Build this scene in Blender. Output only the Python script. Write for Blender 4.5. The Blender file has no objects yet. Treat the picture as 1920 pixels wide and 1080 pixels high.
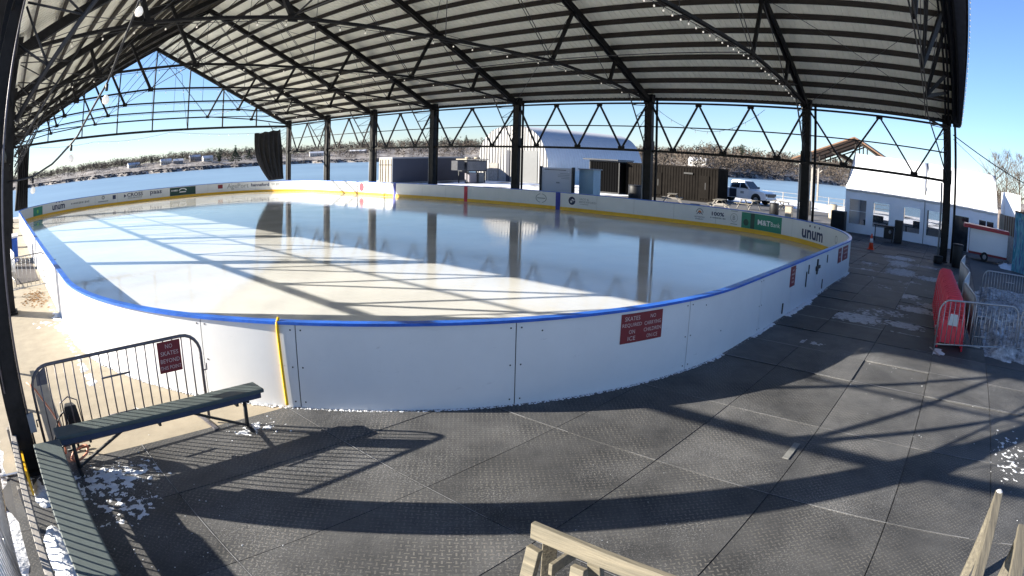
import bpy, math, random
from mathutils import Vector, Matrix
random.seed(7)
scene = bpy.context.scene
COL = scene.collection
# ------------------------------------------------------------------ camera
cd = bpy.data.cameras.new('camera')
cam = bpy.data.objects.new('camera', cd); COL.objects.link(cam); scene.camera = cam
cd.type = 'PANO'; cd.panorama_type = 'FISHEYE_LENS_POLYNOMIAL'
cd.sensor_width = 36; cd.sensor_height = 20.25; cd.fisheye_fov = math.pi
cd.fisheye_polynomial_k0 = 0
cd.fisheye_polynomial_k1 = -4.27104640e-02
cd.fisheye_polynomial_k2 = -4.31069396e-04
cd.fisheye_polynomial_k3 = 3.98845502e-05
cd.fisheye_polynomial_k4 = -1.78475048e-06
cd.lens = 21; cd.clip_start = 0.02; cd.clip_end = 8000
cam.matrix_world = Matrix(((0.65743758, 0.13747635, -0.74086171, 0), (-0.75315868, 0.14987075, -0.64053943, 0),
                           (0.02297448, 0.97910112, 0.20207217, 3.15573302), (0, 0, 0, 1)))
# ------------------------------------------------------------------ sky, sun, exposure
SUN_EL = math.radians(20.5); SUN_AZ = (-0.716, 0.698)
world = bpy.data.worlds.new("World"); scene.world = world; world.use_nodes = True
wn = world.node_tree
sky = wn.nodes.new('ShaderNodeTexSky'); sky.sky_type = 'NISHITA'; sky.sun_disc = False
sky.sun_elevation = SUN_EL; sky.sun_rotation = math.atan2(SUN_AZ[0], SUN_AZ[1])
sky.air_density = 1.0; sky.dust_density = 0.0; sky.ozone_density = 4.0
tint = wn.nodes.new('ShaderNodeMixRGB'); tint.blend_type = 'MULTIPLY'; tint.inputs[0].default_value = 1; tint.inputs[2].default_value = (0.88, 0.91, 1.07, 1)
wn.links.new(sky.outputs[0], tint.inputs[1]); wn.links.new(tint.outputs[0], wn.nodes['Background'].inputs[0])
wn.nodes['Background'].inputs[1].default_value = 0.062
sl = bpy.data.lights.new('sun', 'SUN'); sun = bpy.data.objects.new('sun', sl); COL.objects.link(sun)
sl.energy = 5.0; sl.angle = math.radians(0.45); sl.color = (1, 0.93, 0.80)
sd = Vector((-SUN_AZ[0] * math.cos(SUN_EL), -SUN_AZ[1] * math.cos(SUN_EL), -math.sin(SUN_EL)))
sun.rotation_euler = sd.to_track_quat('-Z', 'Y').to_euler()
scene.view_settings.view_transform = 'Standard'; scene.view_settings.look = 'None'
scene.view_settings.exposure = 1.65; scene.view_settings.gamma = 1; scene.view_settings.use_curve_mapping = False
scene.cycles.max_bounces = 8; scene.cycles.diffuse_bounces = 4; scene.cycles.glossy_bounces = 4
scene.cycles.use_denoising = True; scene.cycles.sample_clamp_indirect = 8
scene.cycles.transparent_max_bounces = 8

# ------------------------------------------------------------------ materials
def mat(name, col, rough=0.6, metal=0.0, var=0.0, vscale=3.0, bump=0.0, bscale=20.0, spec=0.5, col2=None, emit=0, stretch=None, bdist=0.01):
    m = bpy.data.materials.new(name); m.use_nodes = True
    nt = m.node_tree; N = nt.nodes; L = nt.links; b = N['Principled BSDF']
    b.inputs['Roughness'].default_value = rough; b.inputs['Metallic'].default_value = metal
    b.inputs['Specular IOR Level'].default_value = spec
    b.inputs['Base Color'].default_value = (*col, 1)
    co = N.new('ShaderNodeTexCoord'); src = co.outputs['Object']
    if stretch:
        mp = N.new('ShaderNodeMapping'); mp.inputs['Scale'].default_value = stretch; L.new(src, mp.inputs[0]); src = mp.outputs[0]
    if var > 0 or col2:
        n = N.new('ShaderNodeTexNoise'); n.inputs['Scale'].default_value = vscale; n.inputs['Detail'].default_value = 8; n.inputs['Roughness'].default_value = 0.65
        L.new(src, n.inputs['Vector'])
        r = N.new('ShaderNodeValToRGB'); r.color_ramp.elements[0].position = 0.3; r.color_ramp.elements[1].position = 0.7
        c2 = col2 or tuple(min(1, c * (1 + var)) for c in col); c1 = col if col2 else tuple(c * (1 - var) for c in col)
        r.color_ramp.elements[0].color = (*c1, 1); r.color_ramp.elements[1].color = (*c2, 1)
        L.new(n.outputs[0], r.inputs[0]); L.new(r.outputs[0], b.inputs['Base Color'])
    if bump > 0:
        n2 = N.new('ShaderNodeTexNoise'); n2.inputs['Scale'].default_value = bscale; n2.inputs['Detail'].default_value = 6
        L.new(src, n2.inputs['Vector'])
        bp = N.new('ShaderNodeBump'); bp.inputs['Strength'].default_value = bump; bp.inputs['Distance'].default_value = bdist
        L.new(n2.outputs[0], bp.inputs['Height']); L.new(bp.outputs[0], b.inputs['Normal'])
    if emit:
        b.inputs['Emission Color'].default_value = (*col, 1); b.inputs['Emission Strength'].default_value = emit
    return m

M = {}
M['steel'] = mat('dark_steel', (0.013, 0.012, 0.012), 0.6, 0.0, 0.6, 4, 0.3, 30, spec=.2)
M['timber'] = mat('dark_timber', (0.026, 0.020, 0.016), 0.85, 0, 0.5, 5, 0.4, 25, stretch=(4, 0.4, 4))
M['roof'] = mat('roof_sheet', (0.90, 0.88, 0.76), 0.6, 0, 0.08, 1.2, 0, 20)
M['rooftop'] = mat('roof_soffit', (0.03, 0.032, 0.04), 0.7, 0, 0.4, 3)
M['board'] = mat('white_board', (0.74, 0.745, 0.75), 0.34, 0, 0.035, 1.3, 0.10, 2.2)
M['blue'] = mat('blue_rail', (0.02, 0.12, 0.55), 0.35, 0, 0.35, 2.5, 0.2, 40)
M['yellow'] = mat('yellow_kick', (0.80, 0.46, 0.02), 0.4, 0, 0.08, 3)
M['black'] = mat('black_plastic', (0.012, 0.012, 0.014), 0.55, 0, 0.3, 5)
M['cloth'] = mat('black_cloth', (0.012, 0.012, 0.014), 0.9, 0, 0.4, 3, 0.5, 8)
M['galv'] = mat('galvanised_steel', (0.42, 0.42, 0.43), 0.42, 0.75, 0.15, 12, 0.15, 60)
M['galvdark'] = mat('weathered_galvanised', (0.16, 0.15, 0.17), 0.45, 0.7, 0.2, 12, 0.15, 60)
M['maroon'] = mat('maroon_sign', (0.20, 0.012, 0.02), 0.5, 0, 0.1, 8)
M['letter'] = mat('pale_lettering', (0.60, 0.45, 0.42), 0.6)
M['navy'] = mat('navy_print', (0.02, 0.03, 0.10), 0.5)
M['greyprint'] = mat('grey_print', (0.25, 0.27, 0.28), 0.5)
M['green'] = mat('green_banner', (0.02, 0.23, 0.15), 0.5, 0, 0.12, 4)
M['dkgreen'] = mat('dark_green_banner', (0.008, 0.05, 0.04), 0.5)
M['white'] = mat('white_print', (0.8, 0.8, 0.8), 0.5)
M['red'] = mat('red_print', (0.55, 0.02, 0.05), 0.5)
M['bluep'] = mat('blue_line', (0.02, 0.03, 0.32), 0.5)
M['lime'] = mat('lime_print', (0.25, 0.6, 0.1), 0.5)
M['orange'] = mat('orange_print', (0.65, 0.2, 0.05), 0.5)
M['redplastic'] = mat('red_plastic', (0.80, 0.02, 0.05), 0.33, 0, 0.08, 6)
M['sticker'] = mat('white_sticker', (0.7, 0.72, 0.72), 0.5)
M['wood'] = mat('pale_lumber', (0.09, 0.08, 0.065), 0.8, 0, 0, 3, 0.5, 10, col2=(0.22, 0.195, 0.145), stretch=(.5, 9, 9))
M['woody'] = mat('pale_lumber_grain', (0.11, 0.10, 0.075), 0.8, 0, 0, 3, 0.5, 10, col2=(0.25, 0.215, 0.155), stretch=(9, .5, 9))
M['greywood'] = mat('weathered_lumber', (0.27, 0.25, 0.23), 0.8, 0, 0.35, 6, 0.4, 30)
M['bench'] = mat('green_grey_bench', (0.060, 0.080, 0.080), 0.6, 0, 0.15, 8, 0.15, 60)
M['benchside'] = mat('blue_grey_apron', (0.03, 0.045, 0.09), 0.5, 0, 0.2, 8)
M['concrete'] = mat('tan_concrete', (0.35, 0.30, 0.225), 0.85, 0, 0.14, 2.5, 0.3, 50)
M['asphalt'] = mat('dark_asphalt', (0.05, 0.05, 0.055), 0.8, 0, 0.4, 1.5, 0.4, 60)
M['snow'] = mat('snow', (0.74, 0.76, 0.80), 0.75, 0, 0.06, 6, 0.8, 14, bdist=0.04)
M['dirtysnow'] = mat('trodden_snow', (0.80, 0.82, 0.86), 0.8, 0, 0, 5, 0.9, 14, col2=(0.06, 0.055, 0.055), bdist=0.04)
M['bulb'] = mat('bulb_glass', (1.0, 0.92, 0.80), 0.3, emit=0.14)
M['cable'] = mat('black_cable', (0.015, 0.015, 0.018), 0.5)
M['rod'] = mat('steel_rod', (0.06, 0.06, 0.065), 0.5, 0.5)
M['glass'] = mat('dark_window', (0.02, 0.025, 0.03), 0.08, 0, 0.5, 2)
M['kiosk'] = mat('kiosk_panel', (0.58, 0.58, 0.61), 0.5)
M['vinyl'] = mat('white_vinyl', (0.86, 0.87, 0.90), 0.45, 0, 0.04, 2, 0.25, 4)
M['pvc'] = mat('clear_pvc_window', (0.010, 0.011, 0.014), 0.10, 0, 0, 2.2, 0.3, 6, col2=(0.42, 0.40, 0.38), stretch=(1, 2.5, .7))
M['pvc'] = mat('clear_pvc_window', (0.10, 0.105, 0.11), 0.08, 0, 0.3, 3, 0.25, 5)
M['pvc'].node_tree.nodes['Principled BSDF'].inputs['Alpha'].default_value = 0.28
M['frostsnow'] = mat('trodden_frost', (0.42, 0.43, 0.46), 0.8, 0, 0.3, 12, 0.6, 30)
M['doorgrey'] = mat('grey_roller_door', (0.12, 0.125, 0.13), 0.5, 0, 0.05, 2)
M['hutfront'] = mat('ribbed_pale_steel', (0.30, 0.29, 0.28), 0.5, 0.1, 0.08, 2)
M['container'] = mat('charcoal_container', (0.010, 0.0085, 0.0075), 0.7, 0.0, 0.3, 1.2, spec=.04)
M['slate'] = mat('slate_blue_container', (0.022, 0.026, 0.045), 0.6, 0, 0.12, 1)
M['silver'] = mat('galvalume', (0.50, 0.51, 0.53), 0.42, 0.25, 0.08, 2)
M['paleblue'] = mat('pale_blue_panel', (0.27, 0.40, 0.48), 0.5, 0, 0.08, 2)
M['lightgrey'] = mat('light_grey_paint', (0.24, 0.245, 0.26), 0.5, 0, 0.06, 3)
M['truckwhite'] = mat('white_car_paint', (0.75, 0.76, 0.78), 0.2, 0, 0.02, 2)
M['tyre'] = mat('tyre', (0.012, 0.012, 0.012), 0.8)
M['coneor'] = mat('orange_cone', (0.75, 0.07, 0.02), 0.45)
M['brownwood'] = mat('brown_timber', (0.16, 0.085, 0.045), 0.7, 0, 0.3, 3)
M['redroof'] = mat('red_roof', (0.38, 0.02, 0.03), 0.4)
M['beige'] = mat('beige_concrete', (0.36, 0.31, 0.24), 0.8, 0, 0.12, 4)
M['bark'] = mat('bark', (0.10, 0.08, 0.06), 0.9, 0, 0.3, 2)
M['twigs'] = mat('bare_twigs', (0.045, 0.036, 0.030), 0.9, 0, 0, 0.03, col2=(0.115, 0.088, 0.066))
M['pine'] = mat('pine_foliage', (0.020, 0.035, 0.016), 0.8, 0, 0.4, 0.3)
M['yrope'] = mat('yellow_rope', (0.85, 0.50, 0.01), 0.6, 0, 0.15, 30, 0.5, 60)
M['peach'] = mat('peach_hose', (0.75, 0.30, 0.18), 0.5)

def scuffs(name, scale, thr, dark, stretch):
    m = M[name]; nt = m.node_tree; N, L = nt.nodes, nt.links; b = N['Principled BSDF']; src = b.inputs['Base Color'].links[0].from_socket
    co = N.new('ShaderNodeTexCoord'); mp = N.new('ShaderNodeMapping'); mp.inputs['Scale'].default_value = stretch; n = N.new('ShaderNodeTexNoise'); n.inputs['Scale'].default_value = scale; n.inputs['Detail'].default_value = 10; n.inputs['Roughness'].default_value = 0.75
    L.new(co.outputs['Object'], mp.inputs[0]); L.new(mp.outputs[0], n.inputs['Vector']); r = N.new('ShaderNodeValToRGB'); r.color_ramp.elements[0].position = thr; r.color_ramp.elements[1].position = thr + 0.09
    r.color_ramp.elements[0].color = (1, 1, 1, 1); r.color_ramp.elements[1].color = (dark, dark, dark, 1); L.new(n.outputs[0], r.inputs[0])
    x = N.new('ShaderNodeMixRGB'); x.blend_type = 'MULTIPLY'; x.inputs[0].default_value = 1; L.new(src, x.inputs[1]); L.new(r.outputs[0], x.inputs[2]); L.new(x.outputs[0], b.inputs['Base Color'])
scuffs('board', 2.6, 0.63, 0.72, (1, 1, 3.5)); scuffs('concrete', 1.4, 0.60, 0.75, (1, 1, 1)); scuffs('roof', 0.8, 0.58, 0.8, (.5, 3, 1)); scuffs('wood', 7, 0.58, 0.55, (1, 1, 1)); scuffs('bench', 5, 0.6, 0.7, (1, 1, 1))
# ------------------------------------------------------------------ mesh builder
class MB:
    def __init__(s): s.v = []; s.f = []; s.sm = []
    def add(s, vs, fs, smooth=False):
        o = len(s.v); s.v += [tuple(v) for v in vs]; s.f += [tuple(i + o for i in f) for f in fs]; s.sm += [smooth] * len(fs); return s
    def box(s, c, d, rz=0):
        x, y, z = d[0] / 2, d[1] / 2, d[2] / 2; ca, sa = math.cos(rz), math.sin(rz); vs = []
        for k in (-z, z):
            for (i, j) in ((-x, -y), (x, -y), (x, y), (-x, y)):
                vs.append((c[0] + i * ca - j * sa, c[1] + i * sa + j * ca, c[2] + k))
        return s.add(vs, [(3, 2, 1, 0), (4, 5, 6, 7), (0, 1, 5, 4), (1, 2, 6, 5), (2, 3, 7, 6), (3, 0, 4, 7)])
    def bx(s, x0, x1, y0, y1, z0, z1): return s.box(((x0 + x1) / 2, (y0 + y1) / 2, (z0 + z1) / 2), (x1 - x0, y1 - y0, z1 - z0))
    def beam(s, p, q, w, h, up=(0, 0, 1)):
        p, q = Vector(p), Vector(q); d = (q - p).normalized(); u = Vector(up)
        if abs(d.dot(u)) > 0.98: u = Vector((1, 0, 0))
        r = d.cross(u).normalized(); u = r.cross(d).normalized(); vs = []
        for e in (p, q):
            for (i, j) in ((-1, -1), (1, -1), (1, 1), (-1, 1)): vs.append(e + r * (i * w / 2) + u * (j * h / 2))
        return s.add(vs, [(0, 1, 2, 3), (7, 6, 5, 4), (0, 4, 5, 1), (1, 5, 6, 2), (2, 6, 7, 3), (3, 7, 4, 0)])
    def tube(s, pts, r, n=8, r2=None):
        pts = [Vector(p) for p in pts]; m = len(pts); vs = []; prev = None
        for i, p in enumerate(pts):
            d = (pts[min(i + 1, m - 1)] - pts[max(i - 1, 0)]).normalized()
            if prev is None:
                a = Vector((0, 0, 1)) if abs(d.z) < 0.9 else Vector((1, 0, 0)); u = d.cross(a).normalized()
            else: u = (prev - d * prev.dot(d)).normalized()
            prev = u; w = d.cross(u); rr = r if r2 is None else r + (r2 - r) * i / (m - 1)
            for k in range(n):
                t = 2 * math.pi * k / n; vs.append(p + u * (rr * math.cos(t)) + w * (rr * math.sin(t)))
        fs = [(i * n + k, i * n + (k + 1) % n, (i + 1) * n + (k + 1) % n, (i + 1) * n + k) for i in range(m - 1) for k in range(n)]
        s.add(vs, fs, True); o = len(s.v) - len(vs)
        s.f += [tuple(o + k for k in reversed(range(n))), tuple(o + (m - 1) * n + k for k in range(n))]; s.sm += [False, False]; return s
    def lathe(s, c, prof, n=16):
        vs = [(c[0] + r * math.cos(2 * math.pi * k / n), c[1] + r * math.sin(2 * math.pi * k / n), c[2] + z) for r, z in prof for k in range(n)]
        m = len(prof)
        fs = [(i * n + k, i * n + (k + 1) % n, (i + 1) * n + (k + 1) % n, (i + 1) * n + k) for i in range(m - 1) for k in range(n)]
        s.add(vs, fs, True); o = len(s.v) - len(vs)
        s.f += [tuple(o + k for k in reversed(range(n))), tuple(o + (m - 1) * n + k for k in range(n))]; s.sm += [False, False]; return s
    def prism(s, poly, fn, t0, t1):
        """poly of 2-D points, fn(a, b, t) -> 3-D, swept between t0 and t1"""
        n = len(poly); vs = [fn(a, b, t0) for a, b in poly] + [fn(a, b, t1) for a, b in poly]
        return s.add(vs, [tuple(reversed(range(n))), tuple(range(n, 2 * n))] + [(i, (i + 1) % n, n + (i + 1) % n, n + i) for i in range(n)])
    def build(s, name, m, parent=None, bevel=0):
        me = bpy.data.meshes.new(name); me.from_pydata(s.v, [], s.f); me.materials.append(M[m] if isinstance(m, str) else m)
        me.polygons.foreach_set('use_smooth', s.sm); me.update()
        o = bpy.data.objects.new(name, me); COL.objects.link(o)
        if parent is not None:
            o.parent = parent
            if parent.get('_w'): o.matrix_parent_inverse = INV[parent.name]
            if parent.get('_w') : pass
        if bevel:
            bm = o.modifiers.new('bevel', 'BEVEL'); bm.width = bevel; bm.segments = 2; bm.limit_method = 'ANGLE'
        return o
INV = {}
def wm(o):
    m = Matrix.LocRotScale(o.location, o.rotation_euler, None)
    return m
def tag(o, label=None, cat=None, group=None, kind=None):
    if label: o['label'] = label
    if cat: o['category'] = cat
    if group: o['group'] = group
    if kind: o['kind'] = kind
    return o
def root(name, loc, label, cat, group=None, rz=0, world=True):
    """Empty at the thing's base; with world=True its parts are given in world coordinates"""
    o = bpy.data.objects.new(name, None); o.location = loc; o.rotation_euler = (0, 0, rz); o.empty_display_size = 0.2
    COL.objects.link(o); tag(o, label, cat, group)
    if world: o['_w'] = 1; INV[o.name] = wm(o).inverted()
    return o
def sub(mb, name, m, part, bevel=0):
    """a sub-part: same coordinates as its part"""
    o = mb.build(name, m, None, bevel); o.parent = part
    return o
def copy_tree(o, parent=None):
    c = o.copy(); COL.objects.link(c)
    if parent is not None: c.parent = parent; c.matrix_parent_inverse = o.matrix_parent_inverse.copy()
    for ch in [x for x in KIDS.get(o.name, [])]: copy_tree(ch, c)
    return c
KIDS = {}
def note_kids():
    KIDS.clear()
    for o in COL.objects:
        if o.parent: KIDS.setdefault(o.parent.name, []).append(o)
def dup(proto, loc, rz, label, group=None):
    c = copy_tree(proto); c.location = loc; c.rotation_euler = (0, 0, rz); c['label'] = label
    if group: c['group'] = group
    return c
def cleanup_marks():
    for o in COL.objects:
        if '_w' in o: del o['_w']

def text_geo(body, width=None, height=None, bold=0.0):
    """flat lettering centred on the origin -> verts, faces in 2-D"""
    cu = bpy.data.curves.new('t', 'FONT'); cu.body = body; cu.size = 1; cu.resolution_u = 2; cu.offset = bold; cu.align_x = 'CENTER'
    ob = bpy.data.objects.new('t', cu); COL.objects.link(ob)
    dg = bpy.context.evaluated_depsgraph_get(); me = bpy.data.meshes.new_from_object(ob.evaluated_get(dg))
    vs = [(v.co.x, v.co.y) for v in me.vertices]; fs = [tuple(p.vertices) for p in me.polygons]
    bpy.data.objects.remove(ob); bpy.data.curves.remove(cu); bpy.data.meshes.remove(me)
    if not vs: return [], []
    x0 = min(v[0] for v in vs); x1 = max(v[0] for v in vs); y0 = min(v[1] for v in vs); y1 = max(v[1] for v in vs)
    sx = width / (x1 - x0) if width else height / (y1 - y0); sy = height / (y1 - y0) if height else sx
    return [((v[0] - (x0 + x1) / 2) * sx, (v[1] - (y0 + y1) / 2) * sy) for v in vs], fs
# ================================================================== SETTING
def noise2(x, y):
    return (math.sin(x * 0.37 + 1.3) * math.cos(y * 0.29 - 0.7) + 0.5 * math.sin(x * 1.1 + y * 0.7) + 0.3 * math.sin(x * 2.3 - y * 1.9 + 2)) / 1.8
def land_sd(x, y):
    return min(79 + max(0, -(y + 12)) * 4 - x, 67 - y + 0.1 * max(0, x - 45), x + 34)
def ground_z(x, y):
    d = land_sd(x, y) + noise2(x * .6, y * .6) * 1.5
    t = max(0, min(1, (d + 9) / 9)); t = t * t * (3 - 2 * t)
    return -0.03 - 5.0 * (1 - t)
def axis(lo, hi, core0, core1, fine, growth=1.25):
    a = [core0]
    while a[-1] < core1: a.append(a[-1] + fine)
    st = fine
    while a[-1] < hi: st *= growth; a.append(a[-1] + st)
    st = fine; b = []
    c = core0
    while c > lo: st *= growth; c -= st; b.append(c)
    return list(reversed(b)) + a
xs = axis(-300, 3000, -40, 95, 2.5); ys = axis(-3000, 300, -40, 75, 2.5)
g = MB(); W = len(xs)
g.v = [(x, y, ground_z(x, y)) for y in ys for x in xs]
g.f = [(j * W + i, j * W + i + 1, (j + 1) * W + i + 1, (j + 1) * W + i) for j in range(len(ys) - 1) for i in range(W - 1)]
g.sm = [True] * len(g.f)
# ground material: snow over dark asphalt in patches
gm = bpy.data.materials.new('snowy_ground'); gm.use_nodes = True; nt = gm.node_tree; N = nt.nodes; L = nt.links
b = N['Principled BSDF']; b.inputs['Roughness'].default_value = 0.85
tc = N.new('ShaderNodeTexCoord'); no = N.new('ShaderNodeTexNoise'); no.inputs['Scale'].default_value = 0.22; no.inputs['Detail'].default_value = 10; no.inputs['Roughness'].default_value = 0.6
L.new(tc.outputs['Object'], no.inputs['Vector'])
rp = N.new('ShaderNodeValToRGB'); rp.color_ramp.elements[0].position = 0.40; rp.color_ramp.elements[1].position = 0.47
rp.color_ramp.elements[0].color = (0.08, 0.075, 0.07, 1); rp.color_ramp.elements[1].color = (0.80, 0.82, 0.87, 1)
L.new(no.outputs[0], rp.inputs[0]); L.new(rp.outputs[0], b.inputs['Base Color'])
n2 = N.new('ShaderNodeTexNoise'); n2.inputs['Scale'].default_value = 3; n2.inputs['Detail'].default_value = 8; L.new(tc.outputs['Object'], n2.inputs['Vector'])
bp = N.new('ShaderNodeBump'); bp.inputs['Strength'].default_value = 0.7; bp.inputs['Distance'].default_value = 0.08; L.new(n2.outputs[0], bp.inputs['Height']); L.new(bp.outputs[0], b.inputs['Normal'])
tag(g.build('ground', gm), kind='structure')
# river
M['water'] = mat('river_water', (0.16, 0.235, 0.30), 0.32, 0, 0, 0.01, 0.5, 0.35, spec=0.35, col2=(0.24, 0.335, 0.41), bdist=0.25)
w = MB(); n = 48
w.v = [(0, 0, -3.5)] + [(5200 * math.cos(2 * math.pi * k / n), 5200 * math.sin(2 * math.pi * k / n), -3.5) for k in range(n)]
w.f = [(0, 1 + k, 1 + (k + 1) % n) for k in range(n)]; w.sm = [False] * n
tag(w.build('water', 'water'), kind='structure')
# far shore terrain (polar)
def interp(x, t):
    for (a, va), (b_, vb) in zip(t, t[1:]):
        if x <= b_: return va + (vb - va) * max(0, (x - a)) / (b_ - a)
    return t[-1][1]
SHORE = [(-20, 900), (0, 860), (10, 700), (20, 640), (30, 760), (45, 760), (62, 600), (66, 420), (72, 560), (78, 640), (85, 700), (100, 800)]
TOPH = [(-20, 15), (4, 14), (14, 15), (22, 17), (27, 18), (32, 19), (38, 25), (44, 28), (50, 24), (58, 20), (64, 17), (68, 21), (74, 26), (80, 29), (86, 28), (100, 22)]
def far_z(az, t):
    H = interp(az, TOPH); wob = math.sin(az * 2.1) + 0.6 * math.sin(az * 5.3 + 1) + .4 * math.sin(az * 13 + t * .02)
    bank = 4.2 * max(0, min(1, t / 14)); rise = max(0, min(1, (t - 14) / 170)); rise = rise * rise * (3 - 2 * rise)
    steep = 1 if az < 62 else 0.6
    return -4.6 + bank + (H * 0.62 + wob * 0.8) * rise ** steep
ft = MB(); azs = [-20 + 0.5 * i for i in range(241)]; ts = [-20, 0, 4, 9, 14, 25, 40, 60, 85, 115, 150, 190, 240, 400, 1500]
for a in azs:
    s0 = interp(a, SHORE) + 8 * math.sin(a * 1.7) + 5 * math.sin(a * 4.1)
    for t in ts:
        r = s0 + t; ra = math.radians(a); ft.v.append((r * math.sin(ra), r * math.cos(ra), far_z(a, t)))
K = len(ts)
ft.f = [(i * K + j, i * K + j + 1, (i + 1) * K + j + 1, (i + 1) * K + j) for i in range(len(azs) - 1) for j in range(K - 1)]; ft.sm = [True] * len(ft.f)
M['farground'] = mat('snowy_far_bank', (0.075, 0.058, 0.046), 0.9, 0, 0, 0.04, 0.5, 0.3, col2=(0.40, 0.37, 0.35), bdist=1)
tag(ft.build('hills', 'farground'), kind='structure')

# deck mats
dm = bpy.data.materials.new('rubber_mat'); dm.use_nodes = True; nt = dm.node_tree; N = nt.nodes; L = nt.links; b = N['Principled BSDF']
def mth(op, a, b_=None, c=None):
    n = N.new('ShaderNodeMath'); n.operation = op
    for i, v in enumerate((a, b_, c)):
        if v is None: continue
        if isinstance(v, (int, float)): n.inputs[i].default_value = v
        else: L.new(v, n.inputs[i])
    return n.outputs[0]
tc = N.new('ShaderNodeTexCoord'); sp = N.new('ShaderNodeSeparateXYZ')
mp = N.new('ShaderNodeMapping'); mp.inputs['Rotation'].default_value = (0, 0, math.radians(45)); mp.inputs['Scale'].default_value = (17, 17, 17)
L.new(tc.outputs['Object'], mp.inputs[0]); L.new(mp.outputs[0], sp.inputs[0])
u, v_ = sp.outputs[0], sp.outputs[1]
par = mth('MODULO', mth('ADD', mth('ADD', mth('FLOOR', u), mth('FLOOR', v_)), 1000), 2)
a = mth('ABSOLUTE', mth('SUBTRACT', mth('FRACT', u), 0.5)); c = mth('ABSOLUTE', mth('SUBTRACT', mth('FRACT', v_), 0.5))
d1 = mth('MULTIPLY', mth('LESS_THAN', a, 0.40), mth('LESS_THAN', c, 0.13)); d2 = mth('MULTIPLY', mth('LESS_THAN', c, 0.40), mth('LESS_THAN', a, 0.13))
lug = mth('ADD', mth('MULTIPLY', d1, par), mth('MULTIPLY', d2, mth('SUBTRACT', 1, par)))
no = N.new('ShaderNodeTexNoise'); no.inputs['Scale'].default_value = 1.1; no.inputs['Detail'].default_value = 10; no.inputs['Roughness'].default_value = 0.7; L.new(tc.outputs['Object'], no.inputs['Vector'])
rp = N.new('ShaderNodeValToRGB'); rp.color_ramp.elements[0].position = 0.35; rp.color_ramp.elements[1].position = 0.68
rp.color_ramp.elements[0].color = (0.046, 0.047, 0.050, 1); rp.color_ramp.elements[1].color = (0.112, 0.112, 0.114, 1); L.new(no.outputs[0], rp.inputs[0])
no3 = N.new('ShaderNodeTexNoise'); no3.inputs['Scale'].default_value = 60; no3.inputs['Detail'].default_value = 3; L.new(tc.outputs['Object'], no3.inputs['Vector'])
fr = N.new('ShaderNodeValToRGB'); fr.color_ramp.elements[0].position = 0.66; fr.color_ramp.elements[1].position = 0.78
fr.color_ramp.elements[0].color = (0, 0, 0, 1); fr.color_ramp.elements[1].color = (1, 1, 1, 1)
no4 = N.new('ShaderNodeTexNoise'); no4.inputs['Scale'].default_value = 0.9; no4.inputs['Detail'].default_value = 5; L.new(tc.outputs['Object'], no4.inputs['Vector'])
L.new(mth('MULTIPLY', no3.outputs[0], mth('ADD', no4.outputs[0], 0.62)), fr.inputs[0])
no5 = N.new('ShaderNodeTexNoise'); no5.inputs['Scale'].default_value = 1.7; no5.inputs['Detail'].default_value = 6; L.new(tc.outputs['Object'], no5.inputs['Vector'])
mr5 = N.new('ShaderNodeMapRange'); mr5.inputs[1].default_value = 0.38; mr5.inputs[2].default_value = 0.66; mr5.inputs[3].default_value = 0.12; mr5.inputs[4].default_value = 0.75; L.new(no5.outputs[0], mr5.inputs[0]); wearf = mr5.outputs[0]
mx = N.new('ShaderNodeMixRGB'); L.new(mth('MULTIPLY', lug, wearf), mx.inputs[0]); L.new(rp.outputs[0], mx.inputs[1]); mx.inputs[2].default_value = (0.19, 0.18, 0.165, 1)
mx2 = N.new('ShaderNodeMixRGB'); L.new(mth('MULTIPLY', fr.outputs[0], 0.28), mx2.inputs[0]); L.new(mx.outputs[0], mx2.inputs[1]); mx2.inputs[2].default_value = (0.45, 0.45, 0.46, 1)
oi = N.new('ShaderNodeAttribute'); oi.attribute_name = 'mat_tone'
mx3 = N.new('ShaderNodeMixRGB'); mx3.blend_type = 'MULTIPLY'; mx3.inputs[0].default_value = 1; L.new(mx2.outputs[0], mx3.inputs[1]); L.new(oi.outputs['Color'], mx3.inputs[2])
L.new(mx3.outputs[0], b.inputs['Base Color']); b.inputs['Roughness'].default_value = 0.62; b.inputs['Specular IOR Level'].default_value = 0.16
bp = N.new('ShaderNodeBump'); bp.inputs['Strength'].default_value = 0.7; bp.inputs['Distance'].default_value = 0.010
L.new(mth('ADD', lug, mth('MULTIPLY', no3.outputs[0], 0.4)), bp.inputs['Height']); L.new(bp.outputs[0], b.inputs['Normal'])
M['mat'] = dm
SX = [-0.6, 1.5, 3.65, 5.72, 7.8, 10.0, 11.4, 12.85, 14.11, 15.36, 16.87, 18.14, 19.66, 20.9, 22.13, 23.4, 24.7, 25.95, 27.2, 28.5, 29.75, 31.0, 32.3, 33.6, 34.9, 36.2, 37.5, 39.4]
ROWS = [(-8.2, -6.9), (-6.9, -5.5), (-5.5, -4.1), (-4.1, -2.7), (-2.7, -1.33), (-1.33, 0.05), (0.05, 1.44), (1.44, 2.82), (2.82, 4.21), (4.21, 5.62), (5.62, 6.98), (6.98, 8.4)]
def in_rink(x, y, m=0.0):
    x0, x1, y0, y1, r = 1.5 + m, 30.1 - m, 3.85 + m, 57.8 - m, 9 - m
    if not (x0 < x < x1 and y0 < y < y1): return False
    cx = min(max(x, x0 + r), x1 - r); cy = min(max(y, y0 + r), y1 - r)
    return math.hypot(x - cx, y - cy) < r
mb = MB(); mat_tone = []; frost = MB()
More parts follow.
